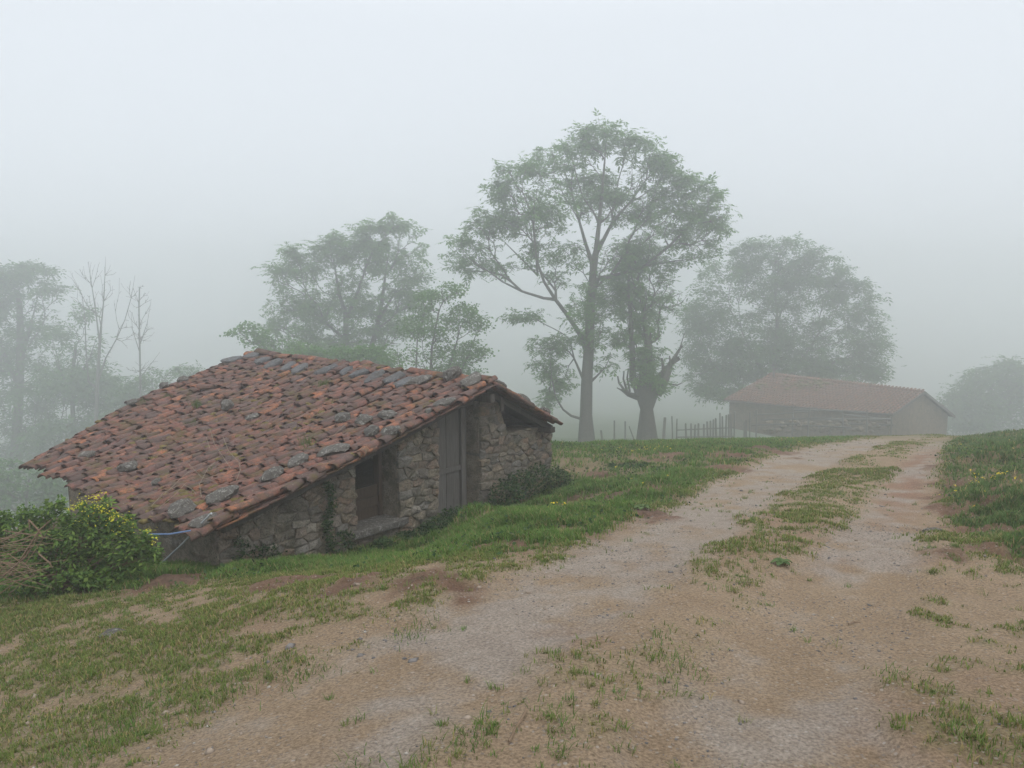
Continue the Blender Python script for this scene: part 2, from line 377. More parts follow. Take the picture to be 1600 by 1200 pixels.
def micro(x, y, f):
    n1, n2, n3, dl, dr, lush, bank, track, soil = f
    near = np.exp(-np.maximum(np.hypot(x-2, y-8)-22, 0)/20)
    z = (n2-.5)*.05 + (n3-.5)*.022 + (n1-.5)*.10
    z = z*(1-.72*track) - track*.05 + lush*(n2-.5)*.08 + bank*((n2-.5)*.30 + (n1-.5)*.25 + (n3-.5)*.10) + soil*(n3-.35)*.09
    far = (fbm(x*.09, y*.09, 31)-.5)*1.2*sstep(30, 90, np.hypot(x, y))
    return z*near + far

def axis(segs):
    a = [segs[0][0]]
    for lo, hi, st0, st1 in segs:
        n = max(2, int(round((hi-lo)/((st0+st1)/2)))); t = np.linspace(0, 1, n+1)[1:]
        s = np.cumsum(st0+(st1-st0)*t); s = s/s[-1]; a += list(lo+(hi-lo)*s)
    return np.array(a)
gx = axis([(-600,-40,50,4), (-40,-9,3,.14), (-9,9,.075,.075), (9,40,.14,3), (40,600,4,50)])
gy = axis([(-20,1.5,3,.2), (1.5,12,.055,.075), (12,34,.085,.35), (34,80,.5,3), (80,640,4,50)])
GX, GY = np.meshgrid(gx, gy); fx = GX.ravel(); fy = GY.ravel()
FLD = fields(fx, fy); GZ = (base_z(fx, fy) + micro(fx, fy, FLD)); GZg = GZ.reshape(GX.shape)
def zg(x, y):                                                     # height of the built sheet
    x = np.asarray(x, float); y = np.asarray(y, float)
    i = np.clip(np.searchsorted(gx, x)-1, 0, len(gx)-2); j = np.clip(np.searchsorted(gy, y)-1, 0, len(gy)-2)
    tx = (x-gx[i])/(gx[i+1]-gx[i]); ty = (y-gy[j])/(gy[j+1]-gy[j])
    return (GZg[j, i]*(1-tx)+GZg[j, i+1]*tx)*(1-ty) + (GZg[j+1, i]*(1-tx)+GZg[j+1, i+1]*tx)*ty
def Gz(px, py):
    p = G(px, py); p[2] = float(zg(p[0], p[1])); return p

n1, n2, n3, dl, dr, lush, bank, track, soil = FLD
gr = grassness(fx, fy, FLD)
def c3(a): return np.array(a)[None]
dirt = lerp(c3((.265,.188,.118)), c3((.37,.28,.19)), n2[:, None])
rightness = sstep(.0, -.5, dr)*sstep(6, 12, fy)
dirt = lerp(dirt, c3((.26,.145,.098)), np.clip(rightness*.75 + sstep(.55,.75,n1)*.35, 0, .8)[:, None])
grav = lerp(c3((.27,.23,.195)), c3((.385,.335,.285)), n3[:, None])
gfac = track*sstep(.42, .6, n1*.5+n2*.35+n3*.15 + .05*(dl < 0))*.85
colr = lerp(dirt, grav, gfac[:, None])
colr = lerp(colr, c3((.165,.095,.062))*(.7+.6*n3[:, None]), np.clip(soil + .35*lush + .55*bank*(1-soil), 0, .95)[:, None])
farg = sstep(18, 26, np.hypot(fx-2, fy)) * np.maximum(np.maximum(lush, bank), sstep(26, 34, np.hypot(fx, fy)))
gcol = lerp(c3((.14,.14,.05)), c3((.085,.11,.036)), np.maximum(lush, sstep(26, 40, np.hypot(fx, fy)))[:, None])
gcol = lerp(gcol, c3((.06,.10,.034)), sstep(40, 70, np.hypot(fx, fy))[:, None])
colr = lerp(colr, gcol*(.75+.5*n3[:, None]), np.clip(gr*(.40+.4*farg) + farg*.9, 0, .95)[:, None])
nx, ny = len(gx), len(gy)
idx = np.arange(nx*ny).reshape(ny, nx)
quads = np.stack([idx[:-1, :-1], idx[:-1, 1:], idx[1:, 1:], idx[1:, :-1]], -1).reshape(-1, 4)
V = np.stack([fx, fy, GZ], 1)
trk_v = (np.minimum(dl, dr) < .2) | ((dl < 1.5) & (dr < 1.5)); trk_v &= (lush < .6) & (bank < .6) & (fy < 40)
qt = trk_v[quads].sum(1) >= 3
qb = ((bank[quads].mean(1) > .5) & (V[quads[:, 0], 1] < 30)) & ~qt
def mat_ground():
    m, t, b, out = newmat('ground_soil'); a = t.nodes.new('ShaderNodeAttribute'); a.attribute_name = 'Col'
    n1_ = noise_n(t, 55, 5, .75); n2_ = noise_n(t, 11, 6, .75); vo = t.nodes.new('ShaderNodeTexVoronoi'); vo.inputs['Scale'].default_value = 42
    g = t.nodes.new('ShaderNodeNewGeometry'); t.links.new(g.outputs['Position'], vo.inputs['Vector'])
    c = mixc(t, mrange(t, n1_, .36, .66), mixc(t, 1., a.outputs['Color'], (1.18,1.18,1.18), 'MULTIPLY'), mixc(t, 1., a.outputs['Color'], (.46,.44,.42), 'MULTIPLY'))
    c = mixc(t, mrange(t, n2_, .35, .7, 0, .4), c, mixc(t, 1., c, (1.22,1.2,1.18), 'MULTIPLY'))
    sv = t.nodes.new('ShaderNodeSeparateColor'); t.links.new(vo.outputs['Color'], sv.inputs[0])
    peb = t.nodes.new('ShaderNodeMath'); peb.operation = 'MULTIPLY'; t.links.new(mrange(t, vo.outputs['Distance'], .42, .3), peb.inputs[0]); t.links.new(mrange(t, sv.outputs[0], .72, .76), peb.inputs[1])
    c = mixc(t, mixf(t, peb.outputs[0], .6), c, ramp(t, sv.outputs[1], [(0,(.12,.11,.105)), (.7,(.28,.25,.22)), (1,(.46,.43,.39))]))
    t.links.new(c, b.inputs['Base Color']); b.inputs['Roughness'].default_value = .95; bump(t, b, n1_, 1.0, .02); return m
def mixf(t, s, k):
    m = t.nodes.new('ShaderNodeMath'); m.operation = 'MULTIPLY'; t.links.new(s, m.inputs[0]); m.inputs[1].default_value = k; return m.outputs[0]
M_ground = mat_ground()
def sub(name, mask, label):
    q = quads[mask]; u, inv = np.unique(q, return_inverse=True)
    o = link(name, mesh_np(name, V[u], inv.reshape(-1, 4), colr[u], True), M_ground); tag(o, label, kind='structure'); return o
sub('ground', ~qt & ~qb, 'hillside of patchy grass and bare soil sloping down into the fog')
sub('dirt_track', qt, 'two rutted gravel and dirt track with a grassy middle strip')
sub('grass_bank', qb, 'steep grassy bank with red soil at the right of the track')

# ================================================================== haze
def build_haze(top):
    zb = float(GZ.min())-1.0
    mb = MB(); x0, x1, y0, y1 = -602, 602, -22, 642
    mb.box8([(x0,y0,zb),(x1,y0,zb),(x1,y1,zb),(x0,y1,zb),(x0,y0,top),(x1,y0,top),(x1,y1,top),(x0,y1,top)])
    m = bpy.data.materials.new('haze'); m.use_nodes = True; t = m.node_tree; t.nodes.clear()
    out = t.nodes.new('ShaderNodeOutputMaterial'); pv = t.nodes.new('ShaderNodeVolumePrincipled')
    pv.inputs['Color'].default_value = (.978,.991,1,1); pv.inputs['Density'].default_value = HAZE_DENSITY; pv.inputs['Anisotropy'].default_value = 0.62
    t.links.new(pv.outputs[0], out.inputs['Volume'])
    o = mb.build('haze', m); tag(o, 'pale even fog filling the valley and the hillside', kind='stuff'); return o

# ================================================================== stone hut
hut_base = HP(-1.5, -2.2, 2.5)
hut = empty('stone_hut', hut_base, 'low stone hut with a mossy red tile roof weighted by stones beside the track', 'hut')
# ---- walls: mortar cores, stones proud of them
s_near = W(342, 870)[0]; s_far = W(862, 700)[0]
s_w0, s_w1 = W(558, 800)[0], W(623, 790)[0]; s_d0, s_d1 = W(686, 740)[0], W(750, 740)[0]
z_sill = W(590, 822)[1]; z_gap = W(825, 670)[1]; s_gap = W(786, 660)[0]
ZB = -2.9
def wall_top(s):
    z = roof_under(s)-.02
    return min(z, z_gap) if s > s_gap else z
def core(mb, s0, s1, zb, top=None, r0=WOFF+.028, r1=WOFF+.5, n=8):
    ss = np.linspace(s0, s1, n+1)
    for a, b in zip(ss[:-1], ss[1:]):
        ta = (top if top is not None else wall_top(a+1e-4))-.02; tb = (top if top is not None else wall_top(b-1e-4))-.02
        mb.box8([HP(a,zb,r0),HP(b,zb,r0),HP(b,zb,r1),HP(a,zb,r1),HP(a,ta,r0),HP(b,tb,r0),HP(b,tb,r1),HP(a,ta,r1)])
mb = MB()
core(mb, s_near, s_w0, ZB); core(mb, s_w0, s_w1, ZB, z_sill-.06, n=2); core(mb, s_w1, s_d0, ZB); core(mb, s_d1, s_far, ZB, n=8)
core(mb, s_d0, s_d1, ZB, W(715,812)[1], n=1)
gable = mb.build('gable_wall', M_mortar, hut)

def stone_mesh(w_, h_, d_, lump=.02):
    """rounded block: front face is a 4x4 grid, local x right, z up, y into the wall (front at y=0)"""
    v = []; f = []; n = 4; q = [-.5, -.36, .36, .5]
    j = [(random.uniform(-.07, .07), random.uniform(-.09, .09)) for _ in range(4)]
    for jz in range(n):
        for ix in range(n):
            tx, tz = q[ix], q[jz]; ux, uz = tx+.5, tz+.5
            ox = sum(j[k][0]*wt for k, wt in enumerate(((1-ux)*(1-uz), ux*(1-uz), (1-ux)*uz, ux*uz)))
            oz = sum(j[k][1]*wt for k, wt in enumerate(((1-ux)*(1-uz), ux*(1-uz), (1-ux)*uz, ux*uz)))
            edge = ix in (0, n-1) or jz in (0, n-1); corner = ix in (0, n-1) and jz in (0, n-1)
            pull = .93 if corner else 1
            y = (.6*min(.03, h_*.2) if edge else random.uniform(-lump, lump*.3)) + (.012 if corner else 0)
            v.append(((tx*pull+ox*.6)*w_, y, (tz*pull+oz*.6)*h_))
    for jz in range(n-1):
        for ix in range(n-1):
            a = jz*n+ix; f.append((a, a+1, a+n+1, a+n))
    ringi = [0,1,2,3,7,11,15,14,13,12,8,4]; b = len(v)
    for k in ringi: x, y, z = v[k]; v.append((x*.97, d_, z*.97))
    m_ = len(ringi)
    for k in range(m_): f.append((ringi[(k+1) % m_], ringi[k], b+k, b+(k+1) % m_))
    return mesh_py('stone', v, f)
def place_stone(s, z, w_, h_, d_, parent, r=WOFF, name='stone', axis_s=True, mat=M_wall, lump=.02):
    me = stone_mesh(w_, h_, d_, lump)
    X = gd if axis_s else -rd; Y = rd if axis_s else gd
    p = HP(s, z, r)
    mw = Matrix(((X[0],Y[0],0,p[0]),(X[1],Y[1],0,p[1]),(0,0,1,p[2]),(0,0,0,1)))
    mw = mw @ Matrix.Rotation(random.gauss(0, .025), 4, 'Y')
    return link(name, me, mat, parent, mw)
def ground_at(s, r=.1):
    q = HP(s, 0, r); return float(zg(q[0], q[1]))
def clip(poly, nx_, nz_, c):
    out = []
    for i in range(len(poly)):
        p, q = poly[i], poly[(i+1) % len(poly)]; dp = p[0]*nx_+p[1]*nz_-c; dq = q[0]*nx_+q[1]*nz_-c
        if dp <= 0: out.append(p)
        if dp*dq < 0: t = dp/(dp-dq); out.append((p[0]+(q[0]-p[0])*t, p[1]+(q[1]-p[1])*t))
    return out
def cell_stone(poly, s_c, z_c, d_, parent, r, mat=M_wall):
    """rubble stone: irregular polygon with a worn edge, local x along the wall, z up, y into it"""
    poly = [(a-s_c, b-z_c) for a, b in poly]; p2 = []
    for i, p in enumerate(poly):
        q = poly[(i+1) % len(poly)]
        p2.append(p)
        if math.hypot(q[0]-p[0], q[1]-p[1]) > .13: p2.append(((p[0]+q[0])/2+random.gauss(0,.008), (p[1]+q[1])/2+random.gauss(0,.008)))
    n = len(p2); v = []; f = []; tx_, tz_ = random.gauss(0,.10), random.gauss(0,.10)
    for k, (sc, y) in enumerate(((.97, d_), (.985, .016), (.90, .002), (.5, -.006))):
        for a, b in p2:
            jx = random.gauss(0, .006) if k else 0; v.append((a*sc+jx, y+(a*tx_+b*tz_ if k else 0)+random.gauss(0,.005 if k > 1 else .003), b*sc+random.gauss(0,.005)))
    v.append((0, -.008, 0))
    for k in range(3):
        for i in range(n): f.append((k*n+i, k*n+(i+1) % n, (k+1)*n+(i+1) % n, (k+1)*n+i))
    for i in range(n): f.append((3*n+i, 3*n+(i+1) % n, 4*n))
    p = HP(s_c, z_c, r); mw = Matrix(((gd[0],rd[0],0,p[0]),(gd[1],rd[1],0,p[1]),(0,0,1,p[2]),(0,0,0,1)))
    return link('stone', mesh_py('stone', v, f), mat, parent, mw)
def lay(s0, s1, topf, quo0=False, quo1=False):
    zmin = min(ground_at(s) for s in np.linspace(s0, s1, 6))-.1; zmax = max(topf(s) for s in np.linspace(s0, s1, 12)); K = 1.75
    seeds = []; z = zmin
    while z < zmax:
        h = random.uniform(.08, .155); s = s0+random.uniform(-.1,.1)
        while s < s1+.1:
            w_ = random.uniform(.12,.33); seeds.append((s+w_/2, z+h/2+random.gauss(0,.035))); s += w_
        z += h
    S = np.array(seeds)
    for i, (a, b) in enumerate(seeds):
        if a < s0-.03 or a > s1+.03: continue
        poly = [(s0, zmin), (s1, zmin), (s1, zmax+.1), (s0, zmax+.1)]
        dd = (S[:, 0]-a)**2+((S[:, 1]-b)*K)**2
        for j in np.argsort(dd)[1:18]:
            nx_, nz_ = S[j, 0]-a, (S[j, 1]-b)*K*K; c = nx_*(a+S[j, 0])/2+nz_*(b+S[j, 1])/2; poly = clip(poly, nx_, nz_, c)
            if len(poly) < 3: break
        if len(poly) < 3: continue
        e_ = .2; za, zb_ = topf(max(s0+1e-3, a-e_)), topf(min(s1-1e-3, a+e_)); sl_ = (zb_-za)/(min(s1-1e-3, a+e_)-max(s0+1e-3, a-e_)); poly = clip(poly, -sl_, 1, min(topf(a), za-sl_*(max(s0+1e-3, a-e_)-a))-sl_*a)
        if len(poly) < 3: continue
        cx = sum(p[0] for p in poly)/len(poly); cz = sum(p[1] for p in poly)/len(poly)
        w_ = max(p[0] for p in poly)-min(p[0] for p in poly); h_ = max(p[1] for p in poly)-min(p[1] for p in poly)
        if w_ < .05 or h_ < .04 or cz < ground_at(cx)-.14: continue
        g_ = random.uniform(.003,.009); poly = [(cx+(p[0]-cx)*(1-2*g_/w_), cz+(p[1]-cz)*(1-2*g_/h_)) for p in poly]
        edge0 = quo0 and min(p[0] for p in poly) < s0+.06; edge1 = quo1 and max(p[0] for p in poly) > s1-.06
        cell_stone(poly, cx, cz, .42 if edge0 or edge1 else .1, gable, WOFF+random.uniform(-.018,.014)-(.015 if edge0 or edge1 else 0))
lay(s_near, s_w0, wall_top, True, True); lay(s_w1, s_d0, wall_top, True, True); lay(s_d1, s_far, wall_top, True, True)
lay(s_w0, s_w1, lambda s: z_sill-.09, False, False)
# side walls and back wall
side = MB()
def plain_wall(mb, p0, p1, top0, top1, th=.4, zb=-3.6):
    p0 = np.array(p0); p1 = np.array(p1); d = p1-p0; d /= np.linalg.norm(d); nrm = np.array([-d[1], d[0]])*th
    mb.box8([(*p0,zb),(*p1,zb),(*(p1+nrm),zb),(*(p0+nrm),zb),(*p0,top0),(*p1,top1),(*(p1+nrm),top1),(*(p0+nrm),top0)])
rlen = 4.6
a0 = HP(s_near, 0, WOFF+.5); a1 = HP(s_near, 0, rlen); zt = wall_top(s_near)-.04
plain_wall(side, a1[:2], a0[:2], zt, zt)
b0 = HP(s_far-.01, 0, WOFF+.5); b1 = HP(s_far-.01, 0, rlen+1.2); zt2 = z_gap-.05
plain_wall(side, b0[:2], b1[:2], zt2, zt2)
plain_wall(side, b1[:2], a1[:2], zt2-.1, zt-.25)
eave_wall = side.build('side_wall', M_mortar, hut)
for k in range(30):                                               # stones of the wall under the near eave
    r_ = WOFF+.15+random.random()*1.6; z_ = random.uniform(-1.85, zt-.08)
    place_stone(s_near, z_, random.uniform(.15,.32), random.uniform(.08,.16), .1, eave_wall, r_, axis_s=False)
# sill, lintels
place_stone((s_w0+s_w1)/2+.04, z_sill-.03, s_w1-s_w0+.25, .13, .5, hut, WOFF-.08, 'window_sill', mat=M_rock)
# ---- window: frame, shutter boards set back in the opening
win = MB(); r_in = WOFF+.36; zw1 = roof_under((s_w0+s_w1)/2)-.03
def sbox(mb, s0, s1, z0, z1, r0, r1): mb.box8([HP(s0,z0,r0),HP(s1,z0,r0),HP(s1,z0,r1),HP(s0,z0,r1),HP(s0,z1,r0),HP(s1,z1,r0),HP(s1,z1,r1),HP(s0,z1,r1)])
sbox(win, s_w0+.01, s_w0+.07, z_sill+.03, zw1-.1, r_in-.06, r_in+.06); sbox(win, s_w1-.12, s_w1-.05, z_sill+.03, zw1-.02, r_in-.06, r_in+.06)
sbox(win, s_w0+.07, s_w1-.12, zw1-.22, zw1-.13, r_in-.05, r_in+.05)
window = win.build('window', M_brown, hut)
zz = z_sill+.03
for k, hgt in enumerate((.17, .15, .18)):
    m2 = MB(); sbox(m2, s_w0+.072, s_w1-.122, zz, zz+hgt-.012, r_in-.02-.012*(k % 2), r_in+.02); m2.build('plank', M_brown, window); zz += hgt
# ---- door: boards, rail, frame post, step
zd0 = W(710, 808)[1]; zd1 = roof_under((s_d0+s_d1)/2)-.04
s_leaf = W(728, 740)[0]
dm = MB(); sbox(dm, s_d0+.02, s_d1-.02, zd1-.12, zd1-.01, WOFF+.12, WOFF+.42); sbox(dm, s_leaf+.005, s_leaf+.10, zd0, zd1-.122, WOFF+.10, WOFF+.22)
sbox(dm, s_leaf+.102, s_d1-.01, zd0, zd1-.122, WOFF+.30, WOFF+.34)
door = dm.build('door', M_wood, hut)
nb = 4; wleaf = (s_leaf-s_d0)/nb
for k in range(nb):
    m2 = MB(); sbox(m2, s_d0+k*wleaf+.004, s_d0+(k+1)*wleaf-.004, zd0+.01*random.random(), zd1-.125, WOFF+.14+.006*(k % 2), WOFF+.18); m2.build('plank', M_wood, door)
zr = W(705, 738)[1]; m2 = MB(); sbox(m2, s_d0+.006, s_leaf-.004, zr-.04, zr+.04, WOFF+.115, WOFF+.139); m2.build('rail', M_wood, door)
# ---- roof: deck, rafters, tiles
NU, NV = 14, 10
def deck(fn, mb, dz0, dz1, u0=0.02, u1=.99, v0=0.0, v1=.97):
    us = np.linspace(u0, u1, NU+1); vv = np.linspace(v0, v1, NV+1)
    top = [[fn(u, v)-UP*dz0 for v in vv] for u in us]; bot = [[fn(u, v)-UP*dz1 for v in vv] for u in us]
    V_ = [p for r in top for p in r]+[p for r in bot for p in r]; n = (NU+1)*(NV+1); F_ = []
    I = lambda i, j: i*(NV+1)+j
    for i in range(NU):
        for j in range(NV):
            F_.append((I(i,j), I(i+1,j), I(i+1,j+1), I(i,j+1))); F_.append((n+I(i,j+1), n+I(i+1,j+1), n+I(i+1,j), n+I(i,j)))
    bd = [I(i,0) for i in range(NU)]+[I(NU,j) for j in range(NV)]+[I(i,NV) for i in range(NU,0,-1)]+[I(0,j) for j in range(NV,0,-1)]
    for k in range(len(bd)):
        a, b = bd[k], bd[(k+1) % len(bd)]; F_.append((b, a, n+a, n+b))
    mb.add(V_, F_)
mb = MB(); deck(patch, mb, .045, .075); deck(patch_r, mb, .045, .075)
roof = mb.build('roof', M_beam, hut)
def tilted_beam(fn, u, v0, v1, dz, w_, h_):
    m2 = MB(); pts_ = [fn(u, v) for v in np.linspace(v0, v1, 5)]
    for a, b in zip(pts_[:-1], pts_[1:]):
        x = rd*w_/2
        m2.box8([a-x-UP*(dz+h_), a+x-UP*(dz+h_), b+x-UP*(dz+h_), b-x-UP*(dz+h_), a-x-UP*dz, a+x-UP*dz, b+x-UP*dz, b-x-UP*dz])
    return m2
for u in (.028, .12, .24, .36): tilted_beam(patch_r, u, .02, .95, .078, .07, .09).build('rafter', M_beam, roof)
for u in (.03, .15, .30): tilted_beam(patch, u, .0, .93, .078, .07, .09).build('rafter', M_beam, roof)
m2 = MB(); a = A-UP*.19; m2.box8([a-gd*.06-UP*.14, a+gd*.06-UP*.14, a+gd*.06+rd*5-UP*.14, a-gd*.06+rd*5-UP*.14, a-gd*.06, a+gd*.06, a+gd*.06+rd*5, a-gd*.06+rd*5]); m2.build('ridge_beam', M_beam, roof)
m2 = MB(); q0 = HP(1.75, z_gap, .02); m2.box8([q0-gd*.07-UP*.1, q0+gd*.07-UP*.1, q0+gd*.07+rd*5-UP*.1, q0-gd*.07+rd*5-UP*.1, q0-gd*.07, q0+gd*.07, q0+gd*.07+rd*5, q0-gd*.07+rd*5]); m2.build('wall_plate', M_beam, roof)
m2 = MB(); m2.box8([HP(.28,roof_under(.28)-.26,.05), HP(.36,roof_under(.3)-.26,.05), HP(.36,roof_under(.3)-.26,.09), HP(.28,roof_under(.28)-.26,.09), HP(.28,roof_under(.28)-.02,.05), HP(.36,roof_under(.3)-.03,.05), HP(.36,roof_under(.3)-.03,.09), HP(.28,roof_under(.28)-.02,.09)]); m2.build('hanger', M_beam, roof)

def tile_mesh(convex=True, Lt=.44, w0=.075, w1=.105, h=.075, th=.013, seg=6, chip=0.0):
    v = []; f = []
    ys = (0, Lt*.5, Lt)
    for off in (0, th):
        for yi, y in enumerate(ys):
            wd = w0+(w1-w0)*y/Lt if convex else w1+(w0-w1)*y/Lt
            for k in range(seg+1):
                a = math.pi*k/seg
                yy = y + (chip*random.uniform(-1, .2) if yi == 2 else 0)
                v.append((-math.cos(a)*(wd-off), yy, math.sin(a)*(h-off)*(1 if convex else -1)))
    n = seg+1; m_ = 3*n
    for r_ in range(2):
        for k in range(seg):
            a = r_*n+k; f.append((a, a+1, a+n+1, a+n)); f.append((m_+a+n, m_+a+n+1, m_+a+1, m_+a))
    for r_ in (0, 2):
        for k in range(seg):
            a = r_*n+k; f.append((a+1, a, m_+a, m_+a+1) if r_ == 0 else (a, a+1, m_+a+1, m_+a))
    for r_ in range(2):
        for k in (0, seg):
            a = r_*n+k; f.append((a, a+n, m_+a+n, m_+a) if k == 0 else (a+n, a, m_+a, m_+a+n))
    return mesh_py('tile', v, f, True)
def mesh_arr(me):
    v = np.empty(len(me.vertices)*3); me.vertices.foreach_get('co', v); return v.reshape(-1, 3), [tuple(p.vertices) for p in me.polygons]
covers = [tile_mesh(True, random.uniform(.32,.38), .06, .092, random.uniform(.055,.072), chip=c) for c in (0,.01,.02,.03,.05,.0,.015,.09)]
chan = [tile_mesh(False, .40, .055, .08, .05)]
for m_ in covers+chan: m_.materials.append(M_tile)
def tmat(fn, u, v, lift, yaw, pitch, roll=0, side=0.):
    p, x, y, n = frame_at(fn, u, v); p = p+n*lift+x*side
    m_ = Matrix(((x[0],y[0],n[0],p[0]),(x[1],y[1],n[1],p[1]),(x[2],y[2],n[2],p[2]),(0,0,0,1)))
    return m_ @ Matrix.Rotation(yaw, 4, 'Z') @ Matrix.Rotation(pitch, 4, 'X') @ Matrix.Rotation(roll, 4, 'Y')
slopeL = np.linalg.norm(A-E0)
NC, EXPO = 38, .235
spots = []
for i in range(NC):
    uc = (i+.35)/NC; off = random.uniform(-.2, .2)
    nrow = int((slopeL+.12)/EXPO); wander = random.uniform(0, 6)
    for j in range(nrow):
        v = (j*EXPO+off*.5+random.gauss(0, .026)-.03)/slopeL
        Lt_v = .36/slopeL
        if v+Lt_v > 1.05: v = 1.05-Lt_v-random.random()*.01
        u_ = uc + .005*math.sin(j*.7+wander) + random.gauss(0, .0035)
        if random.random() < .012: continue
        big = random.random() < .11
        spots.append((u_, v, .012+random.uniform(-.006,.012), random.gauss(0, .08 if not big else .3), .075+random.gauss(0, .022)+(random.uniform(-.03,.06) if big else 0), random.gauss(0, .06)))
mats = []
for u, v, lift, yaw, pit, roll in spots:
    mats.append((tmat(patch, u, v, lift+.012, yaw, pit, roll), random.choice(covers)))
# y axis runs down the slope; the lower end must ride up over the next tile
order = sorted(range(len(mats)), key=lambda k: (mats[k][0].translation-Vector((0,0,CAMZ))).length)
def join_tiles(name, lst, mat, parent):
    VV = []; FF = []; b = 0
    for m_, me in lst:
        v, f = mesh_arr(me); M4 = np.array(m_); VV.append(v@M4[:3,:3].T+M4[:3,3]); FF += [tuple(i+b for i in q) for q in f]; b += len(v)
    me = mesh_np(name, np.vstack(VV), np.array(FF), None, True)
    o = link(name, me, mat, parent); o['kind'] = 'stuff'; return o
for k in order[:300]: link('tile', mats[k][1], None, roof, mats[k][0])
rest = [mats[k] for k in order[300:]]
for i in range(NC):                                               # rear slope
    for j in range(9):
        rest.append((tmat(patch_r, (i+.35)/NC, (j*.225-.03)/2.25, .02, random.gauss(0,.07), .05, 0), random.choice(covers)))
join_tiles('distant_tiles', rest, M_tile, roof)
ch = []
for i in range(NC+1):
    for j in range(int(slopeL/.3)):
        ch.append((tmat(patch, (i-.15)/NC, (j*.3)/slopeL, .025, random.gauss(0,.03), .03, 0), chan[0]))
    for j in range(7): ch.append((tmat(patch_r, (i-.15)/NC, (j*.3)/2.25, .025, 0, .03, 0), chan[0]))
join_tiles('channel_tiles', ch, M_tile, roof)
# ridge tiles
rt = tile_mesh(True, .45, .10, .125, .085, chip=.02); rt.materials.append(M_tile)
for k in range(19):
    if k in (5, 9, 14): continue
    u = k/19.0+.008+random.gauss(0,.006); p = lerp(A, B, u)+UP*(-.02+random.uniform(0,.045)); d = (B-A)/np.linalg.norm(B-A); x = np.cross(d, UP); x /= np.linalg.norm(x); n = np.cross(x, d)
    m_ = Matrix(((x[0],d[0],n[0],p[0]),(x[1],d[1],n[1],p[1]),(x[2],d[2],n[2],p[2]),(0,0,0,1))) @ Matrix.Rotation(random.gauss(0,.15), 4, 'Z') @ Matrix.Rotation(random.gauss(0,.06), 4, 'X')
    link('ridge_tile', rt, None, roof, m_)

v_ = .03
while v_ < .97:                                                    # loose tiles along the gable edge
    link('verge_tile', random.choice(covers), None, roof, tmat(patch, random.uniform(-.004,.008), v_, random.uniform(.035,.065), random.gauss(.06,.16), random.uniform(.05,.12), random.gauss(-.1,.15)))
    v_ += random.uniform(.045,.075)
# ================================================================== stones lying on the roof
def rock_mesh(name, sx_, sy_, sz_, rough=.3, flat=False, seed=0):
    import bmesh
    bm = bmesh.new()
    if flat:                                                      # split plate: uneven polygon with a broken edge
        n = random.randint(7, 10); rows = []
        base_r = [(1+random.uniform(-.2, .12)) for _ in range(n)]
        for sc, z in ((.92, -1), (1.0, -.35), (.97, .45), (.84, 1)):
            r_ = []
            for k in range(n):
                a = 2*math.pi*(k+.3*math.sin(k*2.1+seed))/n; c_, s_ = math.cos(a), math.sin(a); q = (abs(c_)**3+abs(s_)**3)**(-1/3.)
                rr = base_r[k]*sc*q*(1+random.uniform(-.03,.03)); r_.append(bm.verts.new((c_*rr*sx_, s_*rr*sy_, (z+random.uniform(-.2,.2))*sz_)))
            rows.append(r_)
        for r0, r1 in zip(rows[:-1], rows[1:]):
            for k in range(n): bm.faces.new((r0[k], r0[(k+1) % n], r1[(k+1) % n], r1[k]))
        for r_, zc, fl in ((rows[-1], 1.05, False), (rows[0], -1, True)):
            c = bm.verts.new((random.uniform(-.2,.2)*sx_, random.uniform(-.2,.2)*sy_, zc*sz_))
            for k in range(n):
                q = (r_[k], r_[(k+1) % n], c); bm.faces.new(q if not fl else q[::-1])
    else:
        bmesh.ops.create_icosphere(bm, subdivisions=3, radius=1)
        off = Vector((seed*3.17, seed*1.31, seed*.77)); pl = []
        for k in range(13):
            d = Vector((random.gauss(0,1), random.gauss(0,1), random.gauss(0,1))).normalized(); pl.append((d, random.uniform(.62, .86)))
        for v in bm.verts:
            c = v.co.copy()
            for d, h in pl:
                e_ = c.dot(d)-h
                if e_ > 0: c -= d*e_
            k = 1+.10*mnoise.noise(c*3+off)+.09*mnoise.noise(c*7+off)
            v.co = Vector((c.x*sx_*1.2, c.y*sy_*1.2, c.z*sz_*1.25))*k
    me = bpy.data.meshes.new(name); bm.to_mesh(me); bm.free(); return me
def on_roof(name, px, py, dims, label, cat, mat, group, flat=False, yaw=0, tip=0, fn=patch, uv=None, lift=None, dz=0):
    u, v = uv or roof_uv(px, py)
    if fn is patch and not uv: v = max(v, .012)
    p, x, y, n = frame_at(fn, u, v); p = p+n*((lift if lift is not None else .085)+dims[2]*.75+dz)
    m_ = Matrix(((x[0],y[0],n[0],p[0]),(x[1],y[1],n[1],p[1]),(x[2],y[2],n[2],p[2]),(0,0,0,1))) @ Matrix.Rotation(yaw, 4, 'Z') @ Matrix.Rotation(tip, 4, 'X')
    me = rock_mesh(name, *dims, .35 if not flat else .22, flat, random.random()*40)
    if flat: me.polygons.foreach_set('use_smooth', np.zeros(len(me.polygons), bool))
    o = link(name, me, mat, None, m_); return tag(o, label, cat, group)
ordn = ['first','second','third','fourth','fifth','sixth','seventh','eighth','ninth','tenth','eleventh','twelfth']
slabs = [(636,603,.13,.25),(618,597,.13,.27),(588,594,.13,.30),(562,589,.12,.22),(545,584,.12,.2),(512,584,.13,.27),(472,581,.13,.25),(452,577,.12,.24),(428,574,.14,.28),(411,568,.13,.2),(396,560,.14,.22),(362,563,.15,.36)]
